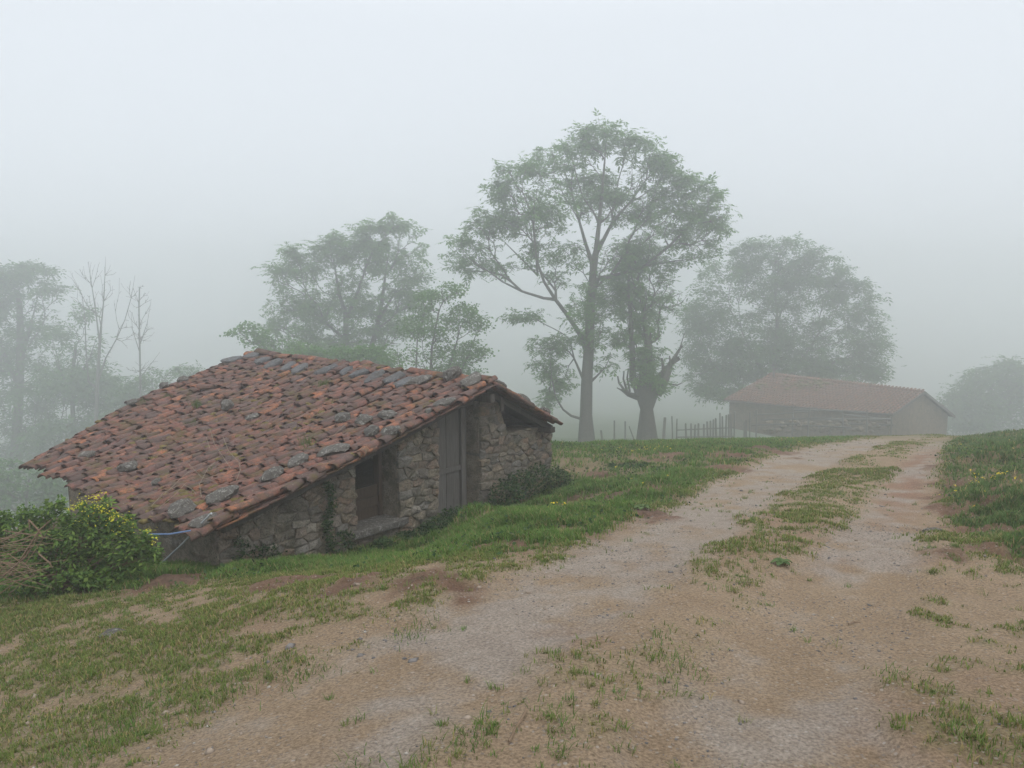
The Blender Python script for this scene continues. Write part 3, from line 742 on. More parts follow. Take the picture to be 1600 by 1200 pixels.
for k, (px, py, a, b) in enumerate(slabs):
    on_roof('stone_slab', px, py+3, (a, b, .026+.012*random.random()), f'flat grey slab along the hut ridge, {ordn[k]} counting from the gable peak', 'stone slab', M_slab, 'grey slabs along the ridge of the near hut', True, random.gauss(.0,.22), random.gauss(-.02,.04))
G1 = 'ballast stones on the roof of the near hut'
rocks = [(740,609,.17,.27,.11,'largest lichen covered rock beside the gable peak of the hut'),
 (708,598,.15,.22,.12,'knobbly grey rock on the ridge just left of the gable peak rock'),
 (655,605,.13,.26,.07,'long dark rough rock below the ridge near the gable peak'),
 (699,645,.12,.20,.07,'pale pitted rock on the roof edge above the door'),
 (672,655,.08,.12,.06,'small dark rock on the roof edge above the hut door'),
 (612,690,.12,.14,.08,'dark blocky rock above the right end of the hut window'),
 (607,660,.14,.16,.07,'smooth dark grey rock upslope of the blocky rock over the window'),
 (572,670,.13,.15,.09,'light grey angular rock in the cluster above the window'),
 (584,686,.14,.13,.08,'speckled lichen rock lowest in the cluster above the window'),
 (541,664,.14,.16,.08,'whitish rough rock topmost in the cluster above the window'),
 (524,717,.16,.24,.085,'large pale lichen rock on the roof edge left of the window'),
 (629,702,.10,.20,.05,'pebbly flat rock lying on the verge tiles over the window'),
 (469,733,.14,.20,.07,'mossy layered rock on the roof edge below the large pale rock'),
 (426,757,.12,.22,.07,'thin grey white rock midway down the roof edge'),
 (350,788,.14,.26,.085,'long ribbed grey rock on the lower roof edge'),
 (290,812,.16,.20,.10,'smooth rounded grey boulder at the lower corner of the roof'),
 (318,828,.12,.20,.05,'pebble crusted rock on the bottom corner of the roof'),
 (204,741,.14,.15,.08,'dark angular rock on the lower left part of the roof'),
 (247,765,.07,.10,.05,'small pale stone below the dark angular rock'),
 (357,643,.13,.15,.09,'dark lichen rock in the upper middle of the roof'),
 (398,660,.12,.14,.04,'low mossy grey stone just right of the upper middle rock'),
 (258,612,.10,.12,.07,'small dark rock on the left roof verge, middle one of three'),
 (288,602,.10,.13,.06,'small dark rock on the left roof verge, highest of three'),
 (204,632,.10,.12,.06,'mossy rock on the left roof verge, lowest of three'),
 (140,720,.10,.14,.05,'flat lichen stone near the far left eave of the roof')]
for px, py, a, b, c, lab in rocks:
    on_roof('roof_rock', px, py, (a*.85, b*.85, c*.85), lab, 'rock', M_rock, G1, False, random.gauss(0,.3))
on_roof('roof_rock', 0, 0, (.10,.14,.07), 'dark rock stack on the short right slope of the roof by its eave', 'rock', M_rock, G1, False, .2, fn=patch_r, uv=(.03,.84))
on_roof('roof_rock', 0, 0, (.12,.2,.06), 'rough flat rock halfway down the short right slope of the roof', 'rock', M_rock, G1, False, .1, fn=patch_r, uv=(.03,.5))
on_roof('roof_rock', 0, 0, (.12,.22,.05), 'grey flat rock just right of the gable peak on the short slope', 'rock', M_rock, G1, False, .1, fn=patch_r, uv=(.03,.18))
# moss cushions and dry litter on the tiles
def lumps(centres, sizes, flat=.45):
    import bmesh
    bm = bmesh.new(); bmesh.ops.create_icosphere(bm, subdivisions=2, radius=1); vv = np.array([v.co[:] for v in bm.verts]); ff = np.array([[v.index for v in f.verts] for f in bm.faces]); bm.free()
    VV = []; FF = []
    for k, (c, s) in enumerate(zip(centres, sizes)):
        j = 1+.5*np.array([mnoise.noise(Vector(p)*2.2+Vector((k*1.7, 0, 0))) for p in vv])
        VV.append(vv*j[:, None]*np.array([s, s, s*flat])+c); FF.append(ff+k*len(vv))
    return np.vstack(VV), np.vstack(FF)
cs = []; ss = []
for k in range(1400):
    u, v = random.random(), random.random()**.7
    if fbm(np.array([u*6]), np.array([v*6]), 77)[0] < .46: continue
    p, x, y, n = frame_at(patch, u, v); cs.append(p+n*random.uniform(.03,.075)); ss.append(random.uniform(.025,.075))
for k in range(130):                                              # thick moss towards the lower corner
    px, py = random.gauss(290, 45), random.gauss(790, 18); u, v = roof_uv(px, py); p, x, y, n = frame_at(patch, u, v); cs.append(p+n*random.uniform(.03,.08)); ss.append(random.uniform(.03,.08))
v_, f_ = lumps(cs, ss); tag(link('moss', mesh_np('moss', v_, f_, None, True), M_moss), 'brown and olive moss cushions between the roof tiles', kind='stuff')
mb = MB()
def vine(p0, dirs, n, r):
    p = np.array(p0, float); d = np.array(dirs, float); pts_ = [p.copy()]
    for _ in range(n):
        d = d + np.array([random.gauss(0,.05) for _ in range(3)]); p = p+d; pts_.append(p.copy())
    mb.tube(pts_, [r*(1-.6*i/n) for i in range(n+1)], 4)
def vine_px(path, lift=.15, r=.004):
    pts_ = []
    for px, py in path:
        u, v = roof_uv(px, py); p, x, y, n = frame_at(patch, u, v); pts_.append(p+n*(lift+random.uniform(-.03,.05)))
    mb.tube(pts_, r, 4)
for path in ([(330,680),(338,705),(352,728),(366,748)], [(352,695),(362,722),(378,740),(380,752),(372,764)], [(318,795),(318,775),(330,750),(340,738)], [(300,745),(320,760),(338,768),(346,776)],
             [(250,800),(270,780),(290,760),(300,750)], [(240,805),(262,790),(286,775)], [(255,812),(280,788),(296,770)], [(290,770),(304,782),(312,792)], [(328,700),(335,720)], [(220,730),(266,727)], [(545,678),(525,692),(512,702)], [(380,640),(398,628)]):
    vine_px(path)
tag(mb.build('dry_vine', M_straw), 'thin dry bramble stems trailing over the lower roof', 'dry vine')
# ropes tied to the lower corner
mb = MB(); a = P(330, 802, 8.35); b = Gz(243, 884); mb.tube([a, lerp(a, b, .5)-UP*.02, b], .013, 5); tag(mb.build('guy_rope', M_rope), 'taut pale rope running from the roof corner to the ground', 'rope')
mb = MB(); a = P(298, 829, 8.35); b = P(230, 835, 8.1); mb.tube([a, lerp(a, b, .5)-UP*.02, b], .009, 5); tag(mb.build('blue_rope', M_bluerope), 'short blue rope stretched from the roof corner into the bush', 'rope')
# ================================================================== far hut
FS = 1.5
def PF(px, py, D): return P(px, py, D*FS)

fA = PF(1445,611,45.); fE0 = PF(1394,647,43.05); fB = PF(1203,584,53.8); fE1 = PF(1130,624,52.8); fR = PF(1492,649,47.1)
def fpatch(u, v):
    p = lerp(lerp(fA, fB, u), lerp(fE0, fE1, u), v); return p - UP*.10*math.sin(math.pi*min(max(u,0),1))*math.sin(math.pi*.7*min(max(v,0),1))
fR1 = fR + (fB-fA)
def fpatch_r(u, v): return lerp(lerp(fA, fB, u), lerp(fR, fR1, u), v)
fg = np.array([fR[0]-fE0[0], fR[1]-fE0[1], 0]); fg /= np.linalg.norm(fg); fr = np.array([-fg[1], fg[0], 0])
far = empty('far_hut', (fA[0]-2, fA[1]+4, float(zg(fA[0]-2, fA[1]+4))), 'low stone hut in the fog at the bend of the track', 'hut')
def fdeck(fn, mb):
    pr = [(u, v) for u in (0, .5, 1) for v in (0, 1)]
    for u0, u1 in ((.0,.5), (.5,1.)):
        c = [fn(u0,0), fn(u1,0), fn(u1,1), fn(u0,1)]; mb.box8([q-UP*.16 for q in c]+[q-UP*.05 for q in c])
mb = MB(); fdeck(fpatch, mb); fdeck(fpatch_r, mb); froof = mb.build('roof', M_beam, far)
ft = []; flen = np.linalg.norm(fB-fA); fsl = np.linalg.norm(fA-fE0); fsr = np.linalg.norm(fA-fR)
def fmat(fn, u, v, lift):
    return tmat(fn, u, v, lift, random.gauss(0,.05), .06)@Matrix.Scale(1.45, 4)
nc = int(flen/.34)
for i in range(nc):
    for j in range(int(fsl/.42)+1): ft.append((fmat(fpatch, (i+.5)/nc, min((j*.42-.05)/fsl, 1.03-.6/fsl), -.03), random.choice(covers)))
    for j in range(int(fsr/.42)+1): ft.append((fmat(fpatch_r, (i+.5)/nc, min((j*.42-.05)/fsr, 1.03-.6/fsr), -.03), random.choice(covers)))
    ft.append((fmat(fpatch, (i+.5)/nc, -.12/fsl, .05), random.choice(covers)))
join_tiles('distant_tiles', ft, M_tile_far, froof)
def fw(px, py, off):                                             # point on the far gable plane
    d = ray(px, py); o = np.array([0,0,CAMZ]); c = fA+fr*off; k = np.dot(c-o, fr)/np.dot(d, fr); return o+d*k
def fpt(s, z, r): q = fA+fg*s+fr*r; return np.array([q[0], q[1], z])
sL = np.dot(fE0-fA, fg); sR = np.dot(fR-fA, fg); s0, s1 = sL+.35, sR-.5
def ftop(s): return (fA[2]+(fE0[2]-fA[2])*s/sL if s < 0 else fA[2]+(fR[2]-fA[2])*s/sR)-.2
mb = MB(); ss_ = list(np.linspace(s0, 0, 4))+list(np.linspace(0, s1, 4))[1:]
zbf = fA[2]-5.5
for a, b in zip(ss_[:-1], ss_[1:]):
    mb.box8([fpt(a,zbf,.35), fpt(b,zbf,.35), fpt(b,zbf,.8), fpt(a,zbf,.8), fpt(a,ftop(a),.35), fpt(b,ftop(b),.35), fpt(b,ftop(b),.8), fpt(a,ftop(a),.8)])
mb.build('gable_wall', M_farwall, far)
mb = MB(); e0 = fpt(s0,0,.8); zt0 = ftop(s0)-.05
e1 = np.array(lerp(fE0, fE1, .97))+fg*.35
plain_wall(mb, e1[:2], e0[:2], fE1[2]-.25, zt0, .4, zbf); fside = mb.build('side_wall', M_farwall, far)
mb = MB(); b0_ = fpt(s1-.4,0,.8); b1_ = b0_+fr*(flen-1.2); plain_wall(mb, b0_[:2], b1_[:2], ftop(s1-.4)-.1, ftop(s1-.4)-.1, .4, zbf); mb.build('rear_wall', M_farwall, far)
mb = MB(); g0, g1 = fpatch(.99, 1.0)-UP*.1, fpatch(.55, 1.0)-UP*.1; mb.tube([g0, g1], .06, 6); mb.build('gutter', M_metal, froof)
mb = MB(); a = PF(1211, 584, 52.5); b = PF(1212, 640, 49.0); mb.tube([fpatch(.93,.12)-UP*.2, fpatch(.93,.12)+UP*.85], .11, 7); mb.tube([fpatch(.93,.12)+UP*.86, fpatch(.93,.12)+UP*.95], .17, 7); mb.build('stove_pipe', M_metal, froof)
mb = MB()
for k in (0,1):
    c = [fpatch(0,0), fpatch(0,1)] if k == 0 else [fpatch_r(0,0), fpatch_r(0,1)]
    a_, b_ = c; o_ = fr*-.06
    mb.box8([a_+o_-UP*.26, b_+o_-UP*.26, b_+fr*.02-UP*.26, a_+fr*.02-UP*.26, a_+o_-UP*.02, b_+o_-UP*.02, b_+fr*.02-UP*.02, a_+fr*.02-UP*.02])
mb.build('verge_board', M_wood, froof)
# overgrown patches of moss on its roof
cs = []; ss = []
for cx, cy_, n, spx in ((1245,603,40,16), (1190,605,14,7), (1275,598,20,10)):
    for k in range(n):
        px, py = random.gauss(cx, spx), random.gauss(cy_, 4)
        gg = [(u, v) for u in np.linspace(0,1,30) for v in np.linspace(0,1,16)]; pp = np.array([proj(fpatch(u,v)) for u, v in gg]) if k == 0 and n == 40 else pp
        u, v = gg[int(np.argmin((pp[:,0]-px)**2+(pp[:,1]-py)**2))]; cs.append(fpatch(u, v)+UP*.1); ss.append(random.uniform(.12,.3))
v_, f_ = lumps(cs, ss); o = link('roof_moss', mesh_np('roof_moss', v_, f_, None, True), M_moss, froof); o['kind'] = 'stuff'

# ---- old rails and posts in front of the far hut
def post(mb, px, ytop, ybot, D, r=.05, lean=0, n=6):
    b = PF(px, ybot, D); t = PF(px+lean, ytop, D); b = b-UP*.3
    mb.tube([b, lerp(b, t, .5)+np.array([random.gauss(0,.01),0,0]), t-UP*.03, t], [r, r*.95, r*.85, r*.35], n, rough=.15)
base = PF(1285, 672, 43); barrier = empty('rail_barrier', base, 'tumbledown timber barrier of stacked rails in front of the far hut', 'barrier')
for k, (x0, y0, x1, y1, r) in enumerate(((1178,648,1262,643,.07), (1240,640,1352,644,.09), (1190,656,1300,652,.07), (1262,655,1392,655,.10), (1230,664,1330,668,.08), (1300,662,1396,664,.09), (1175,664,1250,662,.07), (1320,648,1394,657,.07))):
    mb = MB(); a = PF(x0, y0, 44); b = PF(x1, y1, 41.5); mb.tube([a, lerp(a,b,.5)+UP*random.uniform(-.06,.06), b], r, 6, rough=.15); mb.build('rail', M_pale, barrier)
for px, y0, y1 in ((1181,640,690), (1238,632,676), (1262,636,676), (1318,640,674), (1354,640,676), (1392,650,676)):
    mb = MB(); post(mb, px, y0, y1, 43.6-(px-1180)*.011, .07, random.uniform(-3,3)); mb.build('post', M_pale, barrier)
# ---- dry stone footing below the rails
foot = empty('stone_footing', PF(1285, 676, 43.5), 'low tumbled dry stone wall under the timber rails by the far hut', 'wall')
for k in range(70):
    t = random.random(); px = 1195+195*t; a = PF(px, 668+random.uniform(-10,8), 44.2-2.3*t)
    me = rock_mesh('stone', random.uniform(.16,.34), random.uniform(.15,.3), random.uniform(.1,.18), .3, False, k)
    link('stone', me, M_farwall, foot, Matrix.Translation(Vector(a)) @ Matrix.Rotation(random.random()*6, 4, 'Z'))
# ---- fence
fence = empty('pale_fence', PF(1090, 688, 39.5), 'old broken fence of uneven weathered pales beside the pollard tree', 'fence')
for px, y0, y1, r, ln in ((1051,650,688,.055,-1), (1057,654,690,.06,1), (1125,645,690,.06,0), (1147,643,686,.065,1), (1171,643,684,.06,1), (1037,652,680,.12,2)):
    mb = MB(); post(mb, px, y0, y1+4, 39.2+(px-1050)*.01, r, ln); mb.build('post', M_pale, fence)
for px, y0, y1 in ((1072,661,688),(1080,661,689),(1085,663,689),(1091,661,690),(1100,662,690),(1106,658,690),(1110,657,690),(1114,655,690),(1119,653,690),(1129,650,690),(1134,648,690),(1139,647,689),(1143,646,688),(1163,658,688),(1166,655,688)):
    c = PF(px, y1+3, 39.4); t = PF(px+random.uniform(-1.5,1.5), y0, 39.4); w2 = np.array([.065,0,0]); d2 = np.array([0,.03,0]); tt = t-UP*.06
    mb = MB(); mb.box8([c-w2-d2, c+w2-d2, c+w2+d2, c-w2+d2, tt-w2-d2, tt+w2-d2, tt+w2+d2, tt-w2+d2]); mb.add([tt-w2-d2*.98, tt+w2-d2*.98, t-d2*.98, tt-w2+d2*.98, tt+w2+d2*.98, t+d2*.98], [(0,1,2),(4,3,5),(0,2,5,3),(1,4,5,2)]); mb.build('pale', M_pale, fence)
for (x0, y0), (x1, y1) in (((1058,672),(1148,668)), ((1058,683),(1148,682))):
    mb = MB(); a = PF(x0, y0, 39.46); b = PF(x1, y1, 39.52); mb.tube([a, b], .045, 5); mb.build('rail', M_pale, fence)
for px, y0, y1, r, ln, lab in ((960,657,686,.075,0,'weathered fence post standing between the two big trees, left one of two'), (977,658,684,.07,0,'weathered fence post standing between the two big trees, right one of two'), (990,679,684,.05,-6,None), (942,672,690,.09,-3,'short leaning stump post beside the tall ash trunk')):
    if lab is None: continue
    mb = MB(); post(mb, px, y0, y1, 39.0, r, ln); tag(mb.build('fence_post', M_pale), lab, 'fence post', 'loose fence posts by the ash trees')
mb = MB(); mb.tube([PF(992,686,39.2)-UP*.2, PF(983,666,39.0)], [.06,.04], 6); tag(mb.build('leaning_post', M_pale), 'thin fence post leaning far over beside the pollard tree', 'fence post', 'loose fence posts by the ash trees')

# ================================================================== trees
def leaves_compound(pos, size, nleaf=7, droop=.5, tri=False):
    """pinnate leaves: rachis with paired leaflets, each leaflet a folded rhombus"""
    n = len(pos); az = rng.uniform(0, 2*np.pi, n); el = rng.normal(-droop*.5, .45, n)
    d = np.stack([np.cos(az)*np.cos(el), np.sin(az)*np.cos(el), np.sin(el)], 1)
    s = size*rng.uniform(.55, 1.45, n); VV = []
    side = np.cross(d, [0, 0, 1.]); side /= np.linalg.norm(side, axis=1)[:, None]+1e-9; upv = np.cross(side, d)
    for k in range(nleaf):
        if k == nleaf-1: t = 1.0; q = d.copy(); rt = 1.0
        else:
            t = .25+.75*(k//2)/max(1, (nleaf-1)//2); sg = 1 if k % 2 else -1
            q = d*.55+side*sg*.85; q = q/np.linalg.norm(q, axis=1)[:, None]
        q = q-np.array([0,0,1.])*(.25*droop)+rng.normal(0, .12, (n, 3))
        base = pos+d*(s*t)[:, None]-np.array([0,0,1.])*(droop*.35*s*t*t)[:, None]
        ll = s*.62*rng.uniform(.8,1.15,n); wv = np.cross(q, upv+rng.normal(0,.3,(n,3))); wv /= np.linalg.norm(wv, axis=1)[:, None]+1e-9
        wv = wv*(ll*.19)[:, None]
        a = base; m_ = base+q*(ll*.45)[:, None]; e_ = base+q*ll[:, None]
        VV.append(np.stack([a, m_+wv, e_, m_-wv], 1))
    v = np.stack(VV, 1).reshape(-1, 3); f = np.arange(len(v)).reshape(-1, 4); return v, f
def leaves_simple(pos, size, normal_up=.5):
    n = len(pos); d = rng.normal(0, 1, (n, 3)); d[:, 2] *= .5; d /= np.linalg.norm(d, axis=1)[:, None]
    nn = rng.normal(0, .6, (n, 3)); nn[:, 2] += normal_up*1.5; wv = np.cross(d, nn); wv /= np.linalg.norm(wv, axis=1)[:, None]+1e-9
    up = np.cross(wv, d); s = size*rng.uniform(.6, 1.3, n); l = s[:, None]; ww = (s*.34)[:, None]
    v = np.stack([pos, pos+d*l*.45+wv*ww+up*l*.06, pos+d*l-up*l*.08, pos+d*l*.45-wv*ww+up*l*.06], 1).reshape(-1, 3)
    return v, np.arange(len(v)).reshape(-1, 4)
def grow(stems, att, bf=.35):
    """stems: list of (points, parent index of first point or -1). Returns nodes, parents (minimum spanning tree with path cost)."""
    nodes = []; par = []; plen = []
    for pts_, p0 in stems:
        prev = p0
        for q in pts_:
            q = np.asarray(q, float); nodes.append(q); par.append(prev); plen.append(0 if prev < 0 else plen[prev]+np.linalg.norm(q-nodes[prev])); prev = len(nodes)-1
    ns = len(nodes)
    best = np.full(len(att), 1e9); bi = np.zeros(len(att), int)
    def upd(i):
        d = np.linalg.norm(att-nodes[i], axis=1); c = d+bf*plen[i]+(2.0 if i < ns and plen[i] < .25*max(plen[:ns]) else 0)
        m_ = c < best; best[m_] = c[m_]; bi[m_] = i
    for i in range(ns): upd(i)
    left = np.ones(len(att), bool)
    for _ in range(len(att)):
        k = int(np.argmin(np.where(left, best, 1e18))); p = bi[k]; left[k] = False
        nodes.append(att[k]); par.append(p); plen.append(plen[p]+np.linalg.norm(att[k]-nodes[p])); upd(len(nodes)-1)
    return np.array(nodes), np.array(par), ns
def branch_mesh(nodes, par, rad, n=5):
    ch = par >= 0; i = np.nonzero(ch)[0]; a = nodes[par[i]]; b = nodes[i]; ra = np.minimum(rad[par[i]], rad[i]*1.35+.25*rad[par[i]]); rb = rad[i]
    d = b-a; L_ = np.linalg.norm(d, axis=1)[:, None]+1e-9; d = d/L_; ref = np.where(np.abs(d[:, 2:3]) < .9, [[0,0,1.]], [[1.,0,0]])
    x = np.cross(d, ref); x /= np.linalg.norm(x, axis=1)[:, None]; y = np.cross(d, x); a = a-d*(ra*.3)[:, None]; VV = []
    for c, r in ((a, ra), (b, rb)):
        for k in range(n): VV.append(c+(x*math.cos(2*math.pi*k/n)+y*math.sin(2*math.pi*k/n))*r[:, None])
    v = np.stack(VV, 1); m_ = len(i); F_ = []
    for k in range(n): F_.append(np.stack([np.full(m_, k), np.full(m_, (k+1) % n), np.full(m_, n+(k+1) % n), np.full(m_, n+k)], 1))
    f = np.stack(F_, 1)+(np.arange(m_)*2*n)[:, None, None]
    return v.reshape(-1, 3), f.reshape(-1, 4)
TREE_TOP = [0]
def tree(name, label, group, D, stems_px, lobes, natt, nleaf, lsize, mleaf, mbark=M_bark, kind='ash', r_tip=.012, bf=.35, trunk_r=.3, extra=None, expo=2.35, spread=.28, dens_depth=.8, cat='tree', leaf_n=7, sm=3, gap=.12):
    """stems_px: list of (pixel path, depth offset, parent (stem, point) or None, base radius)"""
    stems = []; count = 0; starts = []; srad = []
    for path, dd, pr, r0 in stems_px:
        pts_ = []
        for k, q in enumerate(path):
            px, py = q[:2]; dep = D+dd*k/max(1, len(path)-1)+(q[2] if len(q) > 2 else 0); pts_.append(PF(px, py, dep))
        p0 = -1 if pr is None else starts[pr[0]]+pr[1]
        starts.append(count); stems.append((pts_, p0)); count += len(pts_); srad.append((len(pts_), r0*FS))
    base = stems[0][0][0].copy()
    vol = np.array([l[2]*l[3] for l in lobes], float); vol /= vol.sum(); att = []
    sc = D*FS/1200.; r_tip *= FS; spread *= FS; lsize *= FS
    for k in rng.choice(len(lobes), natt, p=vol):
        px, py, rx, ry = lobes[k][:4]; dd = lobes[k][4] if len(lobes[k]) > 4 else 0
        c = PF(px, py, D+dd); q = rng.normal(0, 1, 3); q /= np.linalg.norm(q); q *= rng.uniform(.15, 1)**.45
        q *= (1.0 if rng.random() > .1 else rng.uniform(1.0, 1.35)); att.append(c+q*np.array([rx*sc, rx*sc*dens_depth, ry*sc]))
    att = np.array(att); nodes, par, ns = grow(stems, att, bf)
    kids = [[] for _ in nodes]
    for i, p in enumerate(par):
        if p >= 0: kids[p].append(i)
    for _ in range(sm):
        new = nodes.copy()
        for i in range(ns, len(nodes)):
            c = nodes[par[i]]*.25+nodes[i]*.5
            new[i] = c+(np.mean([nodes[k] for k in kids[i]], axis=0)*.25 if kids[i] else nodes[i]*.25)
        nodes = new
    desc = np.ones(len(nodes), int); area = np.zeros(len(nodes)); depth_ = np.zeros(len(nodes), int)
    for i in range(len(nodes)-1, -1, -1):
        area[i] = max(area[i], r_tip**expo)
        if par[i] >= 0 and par[i] < i: area[par[i]] += area[i]; desc[par[i]] += desc[i]
    rad = area**(1/expo)
    k0 = 0
    for cnt, r0 in srad:
        for k in range(cnt):
            t = k/max(1, cnt-1); rad[k0+k] = max(min(rad[k0+k], r0*1.0), r0*(1-(.55 if k0 == 0 else .88)*t)*(1.35 if k == 0 and k0 == 0 else 1))
        k0 += cnt
    root = empty(name, base, label, cat, group)
    v, f = branch_mesh(nodes, par, rad, 5)
    if extra is not None:
        mbx = MB(); extra(mbx); v2 = np.array(mbx.v); fq = [q if len(q) == 4 else None for q in mbx.f]; f2 = np.array([q for q in fq if q is not None]); f = np.vstack([f, f2+len(v)]); v = np.vstack([v, v2])
    link('trunk', mesh_np('trunk', v, f, None, True), mbark, root)
    TREE_TOP[0] = max(TREE_TOP[0], nodes[:, 2].max())
    if nleaf:
        cand = np.nonzero((desc <= 5) & (np.arange(len(nodes)) >= ns))[0]; wgt = 1/np.sqrt(desc[cand]); fq_ = 1.0/(.045*D*FS); nz_ = np.array([mnoise.noise(Vector(q)*fq_) for q in nodes[cand]]); wgt = wgt*(gap+sstep(-.22, .12, nz_)); wgt /= wgt.sum()
        ii = rng.choice(cand, nleaf, p=wgt); t = rng.random(nleaf)[:, None]
        pos = nodes[ii]*(1-t*.7)+nodes[par[ii]]*t*.7+rng.normal(0, spread, (nleaf, 3))*np.array([1,1,.45])
        v, f = leaves_compound(pos, lsize, leaf_n) if kind == 'ash' else leaves_simple(pos, lsize)
        link('crown', mesh_np('crown', v, f), mleaf, root)
    return root
# the tall ash
tree('ash_tree', 'tall spreading ash with an open crown, tallest tree in the photo', 'ash trees by the fence', 40,
 [([(917,692),(916,650),(917,600),(920,550),(922,500),(925,455),(927,425),(931,395)], 0, None, .38),
  ([(925,410),(915,380),(905,345),(893,300),(880,262)], 2, (0,6), .12), ([(931,395),(936,350),(941,300),(945,250),(948,215)], -1, (0,7), .14),
  ([(940,380),(958,345),(985,315),(1010,280),(1030,262)], 1, (0,7), .11),
  ([(905,520),(885,490),(868,468),(850,440),(838,405),(834,360),(835,315)], -2, (0,3), .13), ([(850,466),(815,455),(785,440),(755,418),(725,398)], -2, (4,2), .075), ([(840,430),(815,405),(790,380),(765,355)], 2, (4,4), .06),
  ([(935,435),(970,428),(1005,418),(1045,385),(1080,350),(1105,330)], -1, (0,5), .11), ([(1005,416),(1040,410),(1085,404),(1110,395)], 1, (7,2), .055),
  ([(910,655),(893,650),(880,640),(868,620),(862,590),(860,560)], -1, (0,1), .08), ([(908,585),(897,560),(890,530)], 0, (0,2), .08), ([(930,590),(945,575),(955,555)], 0, (0,2), .06)],
 [(945,212,52,26), (898,238,40,34), (862,252,44,34,2), (806,285,42,44), (780,330,46,36), (745,372,44,30), (725,408,34,22), (1000,236,40,34), (1040,270,46,36), (1085,305,48,34), (1120,332,32,30), (1085,360,50,30), (860,320,46,38,-2), (930,300,44,44,2), (985,320,48,44), (1040,345,44,34,-1), (840,400,46,28), (1100,385,34,20), (1060,400,40,20),
  (900,400,30,26), (950,440,28,40), (905,485,24,34,-2), (845,545,26,36), (870,590,22,30), (820,490,38,10), (880,530,24,26), (945,565,22,26), (860,620,14,26), (770,420,36,18), (960,390,34,26), (925,460,22,50), (922,520,18,40), (935,500,22,40), (870,440,20,20), (1010,300,50,40), (820,340,50,40), (900,290,50,40)],
 2100, 9000, .31, M_ash, r_tip=.010, spread=.24, gap=.38)
# pollard beside the fence
def pollard_extra(mb):
    D = 39.8
    mb.tube([PF(1012,694,D)-UP*.4, PF(1013,660,D), PF(1011,640,D), PF(1010,622,D), PF(1011,606,D), PF(1014,596,D)], [.66,.52,.55,.75,.9,.7], 14, rough=.16)
    for path, r in (([(1000,622),(982,616),(972,608)], .28), ([(1028,618),(1042,590),(1048,568),(1060,560)], .34), ([(998,618),(989,590),(988,545),(986,500)], .28), ([(1010,600),(1012,560),(1013,520)], .42), ([(1036,590),(1036,570),(1034,560)], .14),
                    ([(975,609),(967,598),(965,588)], .1), ([(980,612),(974,592),(975,580)], .1), ([(984,612),(980,590),(982,576)], .1), ([(972,610),(964,606)], .08), ([(1002,604),(1000,580)], .1), ([(1045,600),(1058,602),(1066,598)], .07), ([(1050,570),(1058,552),(1066,540)], .12), ([(1048,572),(1046,556)], .1)):
        p_ = [PF(x, y, D+random.uniform(-.3,.3)) for x, y in path]; mb.tube(p_, [r*(1-.45*i/(len(p_)-1)) for i in range(len(p_))], 7, rough=.15)
tree('pollard_ash', 'thick pollarded ash with a flaring head of cut stubs behind the fence', 'ash trees by the fence', 40,
 [([(1012,690),(1011,640),(1011,610)], 0, None, .5), ([(989,595),(988,545),(985,490),(982,440),(985,400)], 0, (0,2), .2), ([(1012,590),(1012,540),(1006,500),(1000,455)], 0, (0,2), .26), ([(1048,568),(1062,545),(1070,520)], 0, (0,2), .12)],
 [(985,400,36,30), (1010,440,44,40), (985,470,34,40), (1010,510,32,38), (975,530,24,22), (1020,560,26,24), (1005,590,18,16), (1045,470,34,26,2), (1000,380,40,24,2), (1012,585,22,18,-.6), (1000,560,20,24,-.6), (1030,600,14,10,-.8), (990,600,12,12,-.8)], 800, 2900, .31, M_ash, spread=.2, extra=pollard_extra)
# big round tree behind the far hut
tree('round_tree', 'broad rounded tree mass rising behind the far hut', None, 62,
 [([(1215,660),(1215,610),(1212,570),(1210,540)], 0, None, .5), ([(1205,600),(1180,560),(1160,520)], 0, (0,1), .25), ([(1225,600),(1255,560),(1280,520)], 0, (0,1), .25), ([(1240,620),(1275,590),(1310,560)], 0, (0,1), .2), ([(1195,640),(1160,610),(1130,580)], 0, (0,0), .2), ([(1212,560),(1215,500),(1210,440)], 0, (0,2), .25)],
 [(1165,400,34,30), (1205,385,38,24), (1250,390,48,22), (1290,420,44,34), (1325,465,40,40), (1350,515,34,36), (1340,560,40,26), (1200,440,60,50), (1260,460,60,55), (1130,430,44,36), (1105,490,40,44), (1110,550,44,36), (1110,590,36,22), (1180,520,60,50), (1250,540,60,50), (1310,540,46,44), (1160,580,40,26), (1365,575,22,16), (1230,590,60,20), (1160,560,60,40), (1250,575,60,34), (1330,585,44,24), (1095,520,30,50), (1120,600,40,22), (1300,590,50,26), (1090,570,30,40), (1130,610,44,18), (1365,550,26,36)],
 1900, 16000, .46, M_dark, r_tip=.010, leaf_n=5, spread=.4, gap=.9)
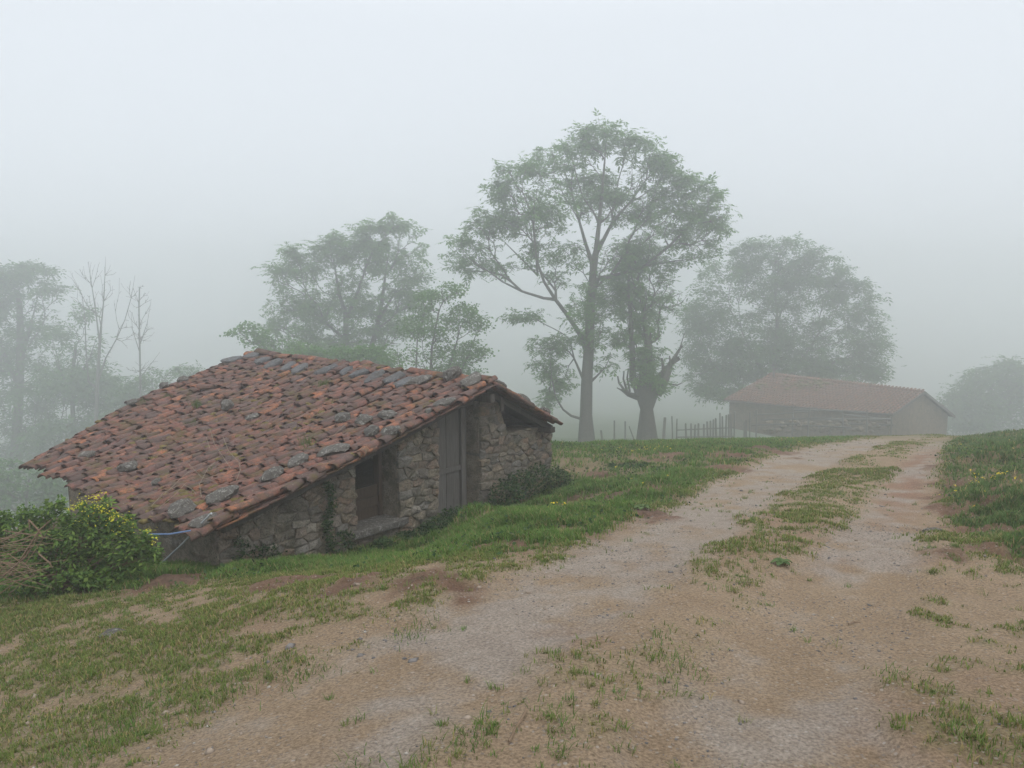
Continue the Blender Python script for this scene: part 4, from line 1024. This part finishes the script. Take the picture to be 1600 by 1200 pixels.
# trees behind the near hut
tree('hill_ash', 'leaning ash with two stems standing behind the ridge of the near hut', None, 52,
 [([(545,600),(541,560),(540,520),(540,490)], 0, None, .32), ([(540,490),(530,460),(525,430),(520,400)], 0, (0,3), .16), ([(541,500),(555,465),(568,430),(580,400)], 0, (0,2), .15), ([(560,600),(575,560),(588,515),(597,470),(602,430),(608,390)], 0, (0,0), .26), ([(592,500),(615,460),(640,430)], 0, (3,3), .12), ([(538,530),(510,505),(480,490)], 0, (0,1), .12), ([(540,560),(500,540),(460,525)], 0, (0,1), .1)],
 [(612,345,30,18), (640,365,28,24), (580,365,34,24), (545,385,34,24), (520,370,14,12), (500,400,34,24), (455,395,18,16), (440,425,28,22), (470,440,34,30), (600,400,44,34), (645,410,28,32), (550,425,44,28), (640,450,36,26), (445,475,26,30), (490,480,34,30), (430,505,22,20), (600,460,30,22), (550,525,24,20), (500,535,40,26), (600,540,30,20), (450,540,30,18), (470,505,46,34), (530,480,40,40), (600,500,44,40), (640,490,30,34), (560,560,60,24), (420,545,26,16)],
 1500, 7600, .38, M_ash, r_tip=.012, leaf_n=7, spread=.28, gap=.4)
tree('leafy_shrub', 'broadleaf shrub with arching stems behind the gable end of the ridge', None, 36,
 [([(672,640),(672,590),(675,540),(685,490)], 0, None, .08), ([(680,640),(700,580),(715,530),(720,480)], 0, (0,0), .08), ([(690,640),(725,570),(745,520)], 0, (0,0), .07), ([(660,640),(650,580),(652,530),(665,480)], 0, (0,0), .07), ([(700,640),(735,600),(755,580)], 0, (0,0), .05), ([(640,640),(625,580),(620,540)], 0, (0,0), .06)],
 [(670,470,28,18), (700,455,24,14), (725,490,26,18), (748,510,20,16), (690,510,34,24), (650,510,26,24), (740,550,26,24), (700,560,40,26), (650,565,36,26), (610,560,24,20), (725,585,30,14), (670,590,40,16)],
 800, 8200, .14, M_ash, r_tip=.006, kind='simple', spread=.22, cat='shrub', gap=.5)
tree('leafy_shrub', 'low dense shrub just behind the middle of the hut ridge', None, 34,
 [([(530,630),(530,590),(525,560)], 0, None, .07), ([(545,630),(565,590),(580,560)], 0, (0,0), .07), ([(520,630),(495,590),(480,560)], 0, (0,0), .06)],
 [(500,560,34,20), (540,555,34,20), (580,555,30,20), (560,580,44,16), (520,580,40,16), (605,575,30,16), (470,550,26,18)], 500, 5500, .15, M_ash, r_tip=.006, kind='simple', spread=.18, cat='shrub')
tree('feathery_shrub', 'thin feathery shrub leaning out left of the ridge end', None, 40,
 [([(470,640),(450,590),(430,560),(400,530)], 0, None, .07), ([(460,600),(425,565),(385,530)], 0, (0,1), .05), ([(450,600),(440,550),(430,520)], 0, (0,1), .05)],
 [(370,520,20,9), (395,528,28,14), (420,535,30,20), (450,545,30,24), (385,510,16,8), (430,560,30,16), (470,570,30,18)], 420, 2600, .19, M_ash, r_tip=.006, kind='simple', spread=.16, cat='shrub')
# trees in the fog on the left
tree('misty_tree', 'tall leafy tree at the left border, faded by the fog', 'trees in the fog down the left slope', 66,
 [([(20,800),(25,700),(30,600),(32,520),(30,470)], 0, None, .5), ([(32,560),(50,500),(60,460)], 0, (0,3), .25), ([(28,600),(0,540),(-15,500)], 0, (0,2), .25)],
 [(15,425,34,22), (50,425,34,20), (75,455,28,24), (20,470,44,34), (70,500,34,30), (-20,460,40,40), (20,540,50,40), (70,570,40,40), (-20,560,40,50), (30,630,60,40), (0,690,50,40), (60,690,50,50), (20,760,60,40)], 1100, 6500, .6, M_dark, r_tip=.014, leaf_n=5, spread=.4)
tree('misty_tree', 'thin hazy tree between the left border tree and the bare trees', 'trees in the fog down the left slope', 62,
 [([(120,760),(115,680),(112,600),(118,540)], 0, None, .25), ([(112,620),(90,570),(80,540)], 0, (0,2), .12), ([(118,600),(140,560),(150,530)], 0, (0,2), .12)],
 [(120,490,22,24), (100,530,30,24), (140,540,30,24), (95,590,40,34), (150,600,40,34), (120,650,54,34), (180,620,30,24), (80,680,44,30), (160,680,44,26), (110,720,50,26), (150,740,40,30), (60,750,50,30)], 900, 5200, .55, M_dark, r_tip=.011, leaf_n=5, spread=.4)
tree('misty_bush', 'faint leafy bush in the fog beside the left roof verge', 'trees in the fog down the left slope', 58,
 [([(240,680),(240,640),(240,610)], 0, None, .12), ([(240,650),(270,610),(290,590)], 0, (0,1), .08), ([(240,650),(210,620),(190,610)], 0, (0,1), .08)],
 [(290,580,28,16), (250,590,34,18), (205,610,30,22), (230,640,50,26), (190,660,40,26), (310,590,16,14)], 450, 2200, .42, M_dark, r_tip=.008, leaf_n=5, spread=.3, cat='bush')
tree('misty_bush', 'dense dark undergrowth in the fog below the left border tree', 'trees in the fog down the left slope', 38,
 [([(40,840),(40,790),(45,750)], 0, None, .1), ([(40,820),(0,770),(-20,740)], 0, (0,1), .08), ([(40,820),(75,780),(90,750)], 0, (0,1), .08)],
 [(0,745,50,30), (50,755,44,26), (90,770,30,22), (30,790,60,26), (-30,770,40,40)], 420, 5200, .22, M_dark, r_tip=.006, kind='simple', spread=.22, cat='bush')
for lab, D, st, lo, na in (('bare dead tree with many upright branches on the left slope', 56,
   [([(150,760),(150,660),(152,600),(155,550),(158,510)], 0, None, .17), ([(156,540),(150,490),(144,450),(138,410)], 0, (0,3), .065), ([(158,510),(162,470),(164,430),(165,402)], 0, (0,4), .06), ([(153,596),(165,560),(182,530),(195,500),(205,465),(211,430)], 0, (0,2), .065), ([(151,606),(138,596),(134,540),(133,500),(128,460),(110,425)], 0, (0,2), .07)],
   [(120,430,20,18), (140,425,16,22), (165,425,14,26), (185,445,16,22), (208,450,12,22), (150,470,34,24), (120,470,18,20), (200,520,20,24)], 300),
   ('slim bare dead tree, rightmost of the leafless trees', 56,
   [([(219,700),(220,640),(219,580),(218,530),(217,480),(218,450)], 0, None, .09), ([(219,590),(235,570),(250,550)], 0, (0,2), .035), ([(218,540),(230,505),(236,470)], 0, (0,3), .04), ([(218,550),(207,515),(205,490)], 0, (0,3), .035)],
   [(218,455,14,16), (232,470,10,22), (207,490,10,22), (225,520,20,24), (235,570,20,12), (205,575,12,14)], 220)):
    tree('dead_tree', lab, 'leafless trees on the left slope', D, st, lo, na, 0, .1, M_ash, M_barkdead, r_tip=.009, bf=.5, expo=2.6)
# faint tree on the right
tree('misty_tree', 'pale bushy tree in the fog above the bank at the right', None, 76,
 [([(1545,700),(1545,660),(1545,630)], 0, None, .4), ([(1545,650),(1510,620),(1490,610)], 0, (0,1), .2), ([(1545,650),(1580,610),(1600,590)], 0, (0,1), .2)],
 [(1545,585,30,18), (1580,580,34,20), (1520,605,30,22), (1500,630,28,20), (1560,620,44,30), (1600,620,40,40), (1520,655,40,20), (1490,650,20,14), (1570,660,50,20), (1620,590,40,34)], 800, 4200, .7, M_dark, r_tip=.014, leaf_n=5, spread=.5)
build_haze(TREE_TOP[0]+1.5)

# ================================================================== bushes by the hut
def bush(name, label, cat, lobes, D, n, size, mat, twigs=20, group=None, kind='simple', plane=None):
    def P(px, py, D_):
        if plane is None: return globals()['P'](px, py, D_)
        s, z = W(px, py, plane); return HP(s, z, plane)
    sc = D/1200.; vol = np.array([l[2]*l[3] for l in lobes], float); vol /= vol.sum(); pos = []
    for k in rng.choice(len(lobes), n, p=vol):
        px, py, rx, ry = lobes[k][:4]; dd = lobes[k][4] if len(lobes[k]) > 4 else 0
        q = rng.normal(0, 1, 3); q /= np.linalg.norm(q); q *= rng.uniform(.1, 1)**.35
        pos.append(P(px, py, D+dd)+q*np.array([rx*sc, rx*sc*.8, ry*sc]))
    pos = np.array(pos); pos[:, 2] = np.maximum(pos[:, 2], zg(pos[:, 0], pos[:, 1])+.01)
    c = P(lobes[0][0], lobes[0][1], D); c[2] = zg(c[0], c[1])
    root = empty(name, c, label, cat, group)
    v, f = leaves_compound(pos[:n//5], size*1.6, 5) if kind == 'mix' else (None, None)
    v1, f1 = leaves_simple(pos[n//5:] if kind == 'mix' else pos, size)
    if kind == 'mix': f1 = np.vstack([f, f1+len(v)]); v1 = np.vstack([v, v1])
    link('foliage', mesh_np('foliage', v1, f1), mat, root)
    mb = MB()
    for k in range(twigs):
        e_ = pos[rng.integers(len(pos))]; b = lerp(c, e_, .35)+np.array([0,0,0]); b[2] = zg(b[0], b[1])-.03
        m_ = lerp(b, e_, .5)+UP*.08; mb.tube([b, m_, e_], [.009,.006,.003], 4)
    mb.build('stems', M_twig, root); return root
bush('flowering_bush', 'leafy green bush with yellow flower heads at the lower left of the roof', 'bush', [(60,858,46,34), (125,845,40,36), (180,850,34,30), (215,858,22,24), (100,890,90,26), (20,875,36,32), (150,812,24,26), (30,815,30,10), (160,890,60,18), (60,812,10,22), (95,800,10,24), (8,808,12,16), (200,822,12,22), (110,820,14,18), (75,830,18,14), (230,842,10,14), (180,815,10,20), (45,835,14,18), (75,800,7,22), (35,802,8,16), (130,800,8,20), (165,792,7,16), (-10,830,24,26), (240,865,14,18)], 8.0, 8500, .052, M_bush, 110, None, 'mix')
vv = []; ff = []
pos = []
for cx, cy_, rx, ry, n in ((125,785,12,8,40), (150,780,16,10,75), (160,795,14,8,50), (180,806,14,8,55), (196,812,8,5,30), (233,829,10,5,35), (110,795,8,5,25), (240,845,6,6,15), (140,810,30,16,30), (190,830,20,10,20)):
    for k in range(n): pos.append(P(random.gauss(cx, rx*.6), random.gauss(cy_, ry*.6), 7.75+random.gauss(0,.12)))
v, f = leaves_simple(np.array(pos), .022, 1.2); tag(link('flower_heads', mesh_np('flower_heads', v, f), M_yellow, bpy.data.objects['flowering_bush']))
bpy.data.objects['flower_heads'].location = tuple(-origin(bpy.data.objects['flowering_bush'])); bpy.data.objects['flower_heads']['kind'] = 'stuff'
G2 = 'brambles along the foot of the gable wall'
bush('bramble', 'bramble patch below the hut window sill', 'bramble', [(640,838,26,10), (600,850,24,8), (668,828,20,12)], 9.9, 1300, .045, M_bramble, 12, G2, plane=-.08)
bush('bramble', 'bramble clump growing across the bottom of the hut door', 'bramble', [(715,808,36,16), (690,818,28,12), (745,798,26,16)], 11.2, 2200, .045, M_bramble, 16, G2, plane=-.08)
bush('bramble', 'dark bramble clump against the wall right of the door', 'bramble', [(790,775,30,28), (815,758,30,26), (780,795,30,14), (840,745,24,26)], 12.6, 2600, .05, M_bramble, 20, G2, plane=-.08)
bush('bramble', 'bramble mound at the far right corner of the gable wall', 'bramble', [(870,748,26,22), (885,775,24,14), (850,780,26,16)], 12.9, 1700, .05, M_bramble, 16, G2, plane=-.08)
bush('bramble', 'isolated dark bramble patch in the grass between hut and track', 'bramble', [(990,736,30,10), (965,740,18,8), (1010,732,16,8)], 15.6, 1000, .055, M_bramble, 10)
# ivy strips on the wall
ip = []
for cx, y0, y1, wd, n in ((514,752,862,7,700), (372,838,882,10,160), (410,850,880,26,220), (540,828,858,14,200), (640,830,845,20,80)):
    for k in range(n):
        py = random.uniform(y0, y1); px = cx+random.gauss(0, wd*.5)+4*math.sin(py*.09); s, z = W(px, py, WOFF-.05); ip.append(HP(s, z, WOFF-.06+random.uniform(-.03,.03)))
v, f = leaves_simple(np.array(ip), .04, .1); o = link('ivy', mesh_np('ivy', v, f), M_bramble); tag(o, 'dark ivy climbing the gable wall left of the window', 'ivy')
# heap of dry twigs in the lower left corner
mb = MB(); c0 = P(25, 880, 7.3)
for k in range(70):
    a = P(random.uniform(-60,60), random.uniform(835,915), 7.2+random.uniform(-.3,.3)); d = np.array([random.uniform(.3,1), random.gauss(0,.3), random.gauss(.05,.28)])*random.uniform(.15,.45)
    mb.tube([a-d, a+UP*random.uniform(-.04,.05), a+d], [.0045,.004,.002], 4)
for path in ([(25,885),(48,850),(62,828),(80,812)], [(45,812),(58,826),(68,840)], [(5,900),(40,870),(60,838)], [(45,815),(47,830)], [(60,865),(78,880),(82,888)]):
    mb.tube([P(x, y, 7.1) for x, y in path], [.009]*(len(path)-1)+[.003], 4)
tag(mb.build('twig_heap', M_twig, None), 'heap of dry reddish twigs and stems at the left edge', 'twig heap')

# ================================================================== soil mounds
def mound(px, py, r, h, label):
    c = Gz(px, py); n = 26; t = np.linspace(-1, 1, n); X, Y = np.meshgrid(t, t); x = (c[0]+X*r*1.3).ravel(); y = (c[1]+Y*r*1.1).ravel()
    q = np.sqrt(X**2+Y**2).ravel(); nn = fbm(x*9, y*9, 3, 3); n2_ = fbm(x*34/max(.6, r*3), y*34/max(.6, r*3), 8, 3); fall = sstep(1.0, .15, q+(nn-.5)*1.1)
    z = zg(x, y)-.03+fall*h*(.55+.6*nn)+fall*(n2_-.4)*min(.12, .035+h*.5)
    id_ = np.arange(n*n).reshape(n, n); f = np.stack([id_[:-1,:-1], id_[:-1,1:], id_[1:,1:], id_[1:,:-1]], -1).reshape(-1, 4)
    me = mesh_np('dirt_mound', np.stack([x, y, z], 1), f); mw = localise(me, c)
    tag(link('dirt_mound', me, M_soil, None, mw), label, 'dirt mound', 'heaps of dug up soil in the grass')
mound(506,878,.15,.13,'tall dark soil heap in the grass left of the hut window'); mound(522,890,.12,.06,'pale low soil heap beside the tall dark soil heap')
mound(272,905,.32,.07,'wide low soil heap in the grass below the guy rope'); mound(688,863,.28,.06,'low soil heap below the hut door'); mound(655,903,.12,.05,'small dark soil clod heap near the track edge')
mound(960,778,.35,.08,'red brown soil heap in the grass right of the brambles'); mound(1015,800,.28,.06,'soil heap close to the track right of the hut'); mound(1185,703,.5,.14,'soil heap on the grassy rise near the track bend')
mound(905,775,.28,.06,'low soil heap beside the bramble at the wall corner'); mound(945,745,.3,.06,'soil heap in front of the isolated bramble patch')

# ================================================================== grass, flowers, gravel
def blades(x, y, h, wd, col, lean=.5, seg=2):
    n = len(x); z = zg(x, y); az = rng.uniform(0, 2*np.pi, n); b = np.stack([x, y, z-.004], 1)
    d = np.stack([np.cos(az), np.sin(az), np.zeros(n)], 1); l = (h*lean*rng.uniform(.2, 1.4, n))[:, None]
    sd = np.stack([-np.sin(az), np.cos(az), np.zeros(n)], 1)*(wd*.5)[:, None]
    m_ = b+d*l*.35+np.array([0,0,1.])*(h*.6)[:, None]; t = b+d*l+np.array([0,0,1.])*h[:, None]
    v = np.stack([b-sd, b+sd, m_+sd*.75, m_-sd*.75, t], 1).reshape(-1, 3); o_ = (np.arange(n)*5)[:, None]
    f = np.stack([o_+[[0,1,2]], o_+[[0,2,3]], o_+[[3,2,4]]], 1).reshape(-1, 3)
    return v, f, np.repeat(col, 5, axis=0)
def scatter(n, x0, x1, y0, y1, power=1.0, tuft=0.0, per=1, tr=.03):
    if per > 1:
        m_ = n//per; x = rng.uniform(x0, x1, m_); y = y0+(y1-y0)*rng.random(m_)**power
    else: x = rng.uniform(x0, x1, n); y = y0+(y1-y0)*rng.random(n)**power
    return x, y
def in_view(x, y, pad=60):
    px, py = proj(np.stack([x, y, zg(x, y)], 1)); return (px > -pad) & (px < 1600+pad) & (py < 1200+pad*2)
def in_hut(x, y):
    p = np.stack([x-A[0], y-A[1]], 1); s = p@gd[:2]; r = p@rd[:2]; return (s > s_near-.05) & (s < s_far+.05) & (r > WOFF-.02) & (r < 5.2)
out = []
def lay_grass(ncand, x0, x1, y0, y1, power, per, tr, hmul=1., wmul=1., thr=.02):
    x, y = scatter(ncand, x0, x1, y0, y1, power); k = in_view(x, y) & ~in_hut(x, y); x = x[k]; y = y[k]
    f = fields(x, y); g = grassness(x, y, f); keep = (rng.random(len(x)) < g) & (g > thr)
    x = x[keep]; y = y[keep]; f = [q[keep] for q in f]; g = g[keep]
    reps = rng.poisson(per*np.clip(.3+g, .3, 1.2)); x = np.repeat(x, reps); y = np.repeat(y, reps); lush = np.repeat(f[5], reps); bank = np.repeat(f[6], reps); n1 = np.repeat(f[0], reps); n2 = np.repeat(f[1], reps)
    tc_ = np.repeat(rng.random(len(g)), reps)
    x = x+rng.normal(0, tr, len(x)); y = y+rng.normal(0, tr, len(y)); n = len(x)
    L_ = np.maximum(lush, bank); h = (.024+.036*L_)*rng.uniform(.4, 1.5, n)*(.55+.9*n1)*hmul*(.6+.8*n2); dist = np.hypot(x, y)
    wd = (.0035+.0009*dist)*wmul
    c = lerp(np.array([[.13,.165,.042]]), np.array([[.09,.165,.034]]), np.clip(L_*1.0+.35*(n1-.4)+.3*(tc_-.5), 0, 1)[:, None])
    c = lerp(c, np.array([[.075,.13,.04]]), (bank*.5)[:, None]); dry = rng.random(n) < .24*(1-.5*L_); c[dry] = [.25,.20,.09]
    c = c*rng.uniform(.75, 1.6, n)[:, None]
    out.append(blades(x, y, h, wd, c, .8))
lay_grass(80000, -7, 7.5, 2.2, 9.5, .75, 5.5, .016, 1.05)                 # near patches
lay_grass(30000, -6, 7, 6.5, 14, .8, 8, .04, 1.15)                # before the hut and the verge
lay_grass(26000, -3, 22, 12, 30, .9, 6, .07, 1.1, 1.1)
lay_grass(14000, 3.5, 16, 5.5, 22, .8, 7, .06, 1.2)               # bank
lay_grass(22000, -8, 22, 26, 50, 1, 5, .12, .9, 1.3)
tx = []; 
for px, py, n, r in ((200,1118,260,.09),(265,1100,90,.06),(330,1092,90,.06),(420,1050,160,.1),(160,1165,170,.09),(215,1152,80,.06),(480,1045,120,.07),(350,1075,120,.08),(90,1185,80,.05),(270,1045,120,.09),(655,970,70,.08),(640,985,60,.06),(720,1160,60,.05),(745,1145,60,.05),(1040,1030,70,.06),(1085,1042,60,.06),(1030,995,50,.05),(860,1115,40,.05),(1520,1170,70,.06),(1500,1150,60,.06),(1410,1060,60,.06),(880,1170,30,.04),(560,1185,40,.05),(650,1190,40,.05)):
    c = Gz(px, py); tx.append((c[0]+rng.normal(0, r*1.1, n), c[1]+rng.normal(0, r*1.6, n)))
x = np.concatenate([a for a, b in tx]); y = np.concatenate([b for a, b in tx]); n = len(x)
out.append(blades(x, y, .04*rng.uniform(.4,1.4,n), np.full(n, .005), lerp(np.array([[.12,.155,.04]]), np.array([[.07,.14,.03]]), rng.random(n)[:, None])*rng.uniform(.8,1.6,n)[:, None], 1.0))
# many small separate tufts over the worn ground
x, y = scatter(26000, -6, 8, 2.3, 12, .85); k = in_view(x, y) & ~in_hut(x, y); x, y = x[k], y[k]; fl = fields(x, y)
k = rng.random(len(x)) < (1-fl[7]*.93)*sstep(.40, .56, fbm(x*1.1, y*1.1, 63, 3))*.6*(1-np.maximum(fl[5], fl[6])); x, y = x[k], y[k]
rp = rng.integers(7, 26, len(x)); sz = np.repeat(rng.uniform(.5, 1.0, len(x))*(1+1.1*rng.random(len(x))**3), rp); tn = np.repeat(rng.random(len(x)), rp); x = np.repeat(x, rp); y = np.repeat(y, rp); n = len(x)
x = x+rng.normal(0, .016, n)*sz; y = y+rng.normal(0, .016, n)*sz
out.append(blades(x, y, .034*sz*rng.uniform(.4,1.4,n), np.full(n, .0045), lerp(np.array([[.17,.175,.055]]), np.array([[.09,.165,.035]]), tn[:, None])*rng.uniform(.8,1.5,n)[:, None], 1.1))
nv = 0; VV = []; FF = []; CC = []
for v, f, c in out: VV.append(v); FF.append(f+nv); CC.append(c); nv += len(v)
o = link('grass', mesh_np('grass', np.vstack(VV), np.vstack(FF), np.vstack(CC)), M_grass); tag(o, 'short patchy green and yellowing grass over the hillside', kind='stuff')
# low broad leaved weeds among the grass
x = rng.uniform(-6, 16, 60000); y = 6+16*rng.random(60000)**.8; k = in_view(x, y) & ~in_hut(x, y); x, y = x[k], y[k]; fl = fields(x, y)
nw = fbm(x*1.7, y*1.7, 91, 3); k = (rng.random(len(x)) < np.maximum(fl[5], fl[6])*sstep(.5,.62,nw)*(1-fl[8])); x, y = x[k], y[k]
pos = np.stack([x, y, zg(x, y)+rng.uniform(.01,.09,len(x))], 1); v, f = leaves_simple(pos, .05, .8); o = link('weeds', mesh_np('weeds', v, f), M_bramble); tag(o, 'low dark green weeds growing in clumps through the grass', kind='stuff')
# tufts of grass rooted on the roof
VV = []
for px, py, n, hh in ((477,703,60,.17), (507,609,50,.14), (308,642,60,.16), (300,671,40,.12), (262,628,30,.10), (225,636,40,.10), (330,745,20,.1)):
    u, v = roof_uv(px, py); p, x_, y_, nrm = frame_at(patch, u, v)
    for k in range(n):
        b = p+nrm*.06+x_*random.gauss(0,.05)+y_*random.gauss(0,.05); t = b+UP*hh*random.uniform(.5,1.2)+np.array([random.gauss(0,.05), random.gauss(0,.05), 0]); VV += [b-np.array([.005,0,0]), b+np.array([.005,0,0]), t]
VV = np.array(VV); o = link('roof_grass', mesh_np('roof_grass', VV, np.arange(len(VV)).reshape(-1,3), np.full((len(VV),3), 1.)*np.array([.10,.145,.045])), M_grass); tag(o, 'small tufts of grass rooted between the roof tiles', kind='stuff')
# buttercups
fp = []
for cx, cy_, rx, ry, n in ((1550,758,30,5,20), (1520,756,20,5,9), (1500,780,40,14,5), (1580,745,40,30,6), (870,797,22,4,6), (1030,700,40,5,20), (990,705,40,6,14), (1260,690,50,8,14), (1350,672,40,5,8), (1560,700,60,14,16), (1000,755,60,20,8)):
    for k in range(n):
        p = Gz(random.gauss(cx, rx*.6), random.gauss(cy_, ry*.6)); fp.append(p+UP*random.uniform(.06,.12))
fp = np.array(fp); v, f = leaves_simple(np.repeat(fp, 3, axis=0), .028, 2.0); o = link('buttercups', mesh_np('buttercups', v, f), M_butter); tag(o, 'scattered small yellow buttercups in the grass and on the bank', kind='stuff')
# gravel
oct_v = np.array([[1,0,0],[-1,0,0],[0,1,0],[0,-1,0],[0,0,1],[0,0,-.6]], float); oct_f = np.array([[0,2,4],[2,1,4],[1,3,4],[3,0,4],[2,0,5],[1,2,5],[3,1,5],[0,3,5]])
def stones(n, x0, x1, y0, y1, power, smin, smax, onlytrack=True):
    x, y = scatter(n, x0, x1, y0, y1, power); k = in_view(x, y, 20) & ~in_hut(x, y); x, y = x[k], y[k]
    f = fields(x, y); keep = rng.random(len(x)) < (np.clip(f[7]*.85+.12, 0, 1)*sstep(.38,.62,fbm(x*1.3, y*1.3, 55, 4))*1.5*(1-.8*np.maximum(f[5], f[6])) if onlytrack else 1)
    x, y = x[keep], y[keep]; n = len(x); s = smin*(smax/smin)**(rng.random(n)**2.2)
    q = oct_v[None]*rng.uniform(.55, 1.35, (n, 6, 1))*np.stack([s*rng.uniform(.8,1.4,n), s*rng.uniform(.8,1.4,n), s*rng.uniform(.4,.8,n)], 1)[:, None]
    a = rng.uniform(0, 6.28, n); ca, sa = np.cos(a)[:, None], np.sin(a)[:, None]
    X = q[..., 0]*ca-q[..., 1]*sa; Y = q[..., 0]*sa+q[..., 1]*ca
    v = np.stack([X+x[:, None], Y+y[:, None], q[..., 2]+(zg(x, y)+s*.12)[:, None]], -1).reshape(-1, 3)
    fc = (oct_f[None]+(np.arange(n)*6)[:, None, None]).reshape(-1, 3)
    r = rng.random(n)[:, None]; c = np.where(r < .45, lerp(np.array([[.10,.098,.10]]), np.array([[.2,.185,.175]]), rng.random(n)[:, None]), np.where(r < .96, lerp(np.array([[.22,.17,.13]]), np.array([[.33,.27,.215]]), rng.random(n)[:, None]), np.array([[.38,.35,.31]])))
    return v, fc, np.repeat(c, 6, axis=0)
out = [stones(36000, -3, 5, 2.3, 9, .8, .003, .012), stones(16000, 0, 14, 8, 24, .8, .006, .018), stones(700, -5, 6, 2.4, 12, .8, .012, .03), stones(160, -6, 7, 3, 12, 1, .015, .04, False)]
nv = 0; VV = []; FF = []; CC = []
for v, f, c in out: VV.append(v); FF.append(f+nv); CC.append(c); nv += len(v)
o = link('gravel', mesh_np('gravel', np.vstack(VV), np.vstack(FF), np.vstack(CC)), M_gravel); tag(o, 'small grey and tan gravel strewn over the track', kind='stuff')
# pale stones one can pick out
for px, py, r, lab in ((175,995,.10,'pale flat stone half buried in the grass at the lower left'), (460,898,.05,'small white stone in the grass below the hut wall'), (1462,826,.12,'flat pale stone at the right edge of the track'), (967,757,.10,'pale flat stone lying in the grass right of the wall corner'), (906,757,.10,'whitish stone beside the bramble at the wall corner'), (1106,689,.16,'pale stone on the crest of the grass below the fence')):
    c = Gz(px, py); me = rock_mesh('field_stone', r, r*.7, r*.35, .3, False, px); tag(link('field_stone', me, M_rock, None, Matrix.Translation(Vector(c))), lab, 'stone', 'pale stones lying in the grass')
# broad leaved rosettes
def rosette(px, py, r, n, label):
    c = Gz(px, py); root = empty('dock_plant', c, label, 'plant', 'broad leaved plants on the ground')
    for k in range(n):
        a = 2*math.pi*k/n+random.uniform(-.3,.3); l = r*random.uniform(.7,1.1); d = np.array([math.cos(a), math.sin(a), 0]); sd_ = np.array([-d[1], d[0], 0]); v = []; f = []
        for i, (t, w_, z) in enumerate(((0,.05,.01), (.3,.22,.05), (.6,.3,.06), (.85,.2,.045), (1,.02,.02))):
            q = c+d*l*t+UP*(z*.5*r/.12*(1+.3*random.random())); v += [q-sd_*w_*l+UP*.012, q, q+sd_*w_*l+UP*.012]
        for i in range(4):
            for j in range(2): f.append((i*3+j, i*3+j+1, i*3+j+4, i*3+j+3))
        m_ = MB(); m_.add(v, f); m_.build('leaf', M_dock, root, True)
rosette(1221,884,.10,6,'broad leaved dark green plant alone in the middle of the track'); rosette(1535,832,.13,7,'large flat leaved plant at the foot of the right bank'); rosette(1003,797,.12,7,'pale leafed plant in the verge between hut and track')
mb = MB()
for pth in ([(795,1160),(805,1140),(820,1118),(822,1112)], [(1326,966),(1334,962),(1345,963)], [(60,955),(85,950),(110,946)]):
    mb = MB(); mb.tube([Gz(*q)+UP*.012 for q in pth], [.006]*(len(pth)-1)+[.003], 4); lab = {795:'thin dry stick lying on the dirt near the bottom of the photo', 1326:'tiny curved stick on the right wheel rut', 60:'dry stick at the lower edge of the twig heap'}[pth[0][0]]
    tag(mb.build('stick', M_twig), lab, 'stick')
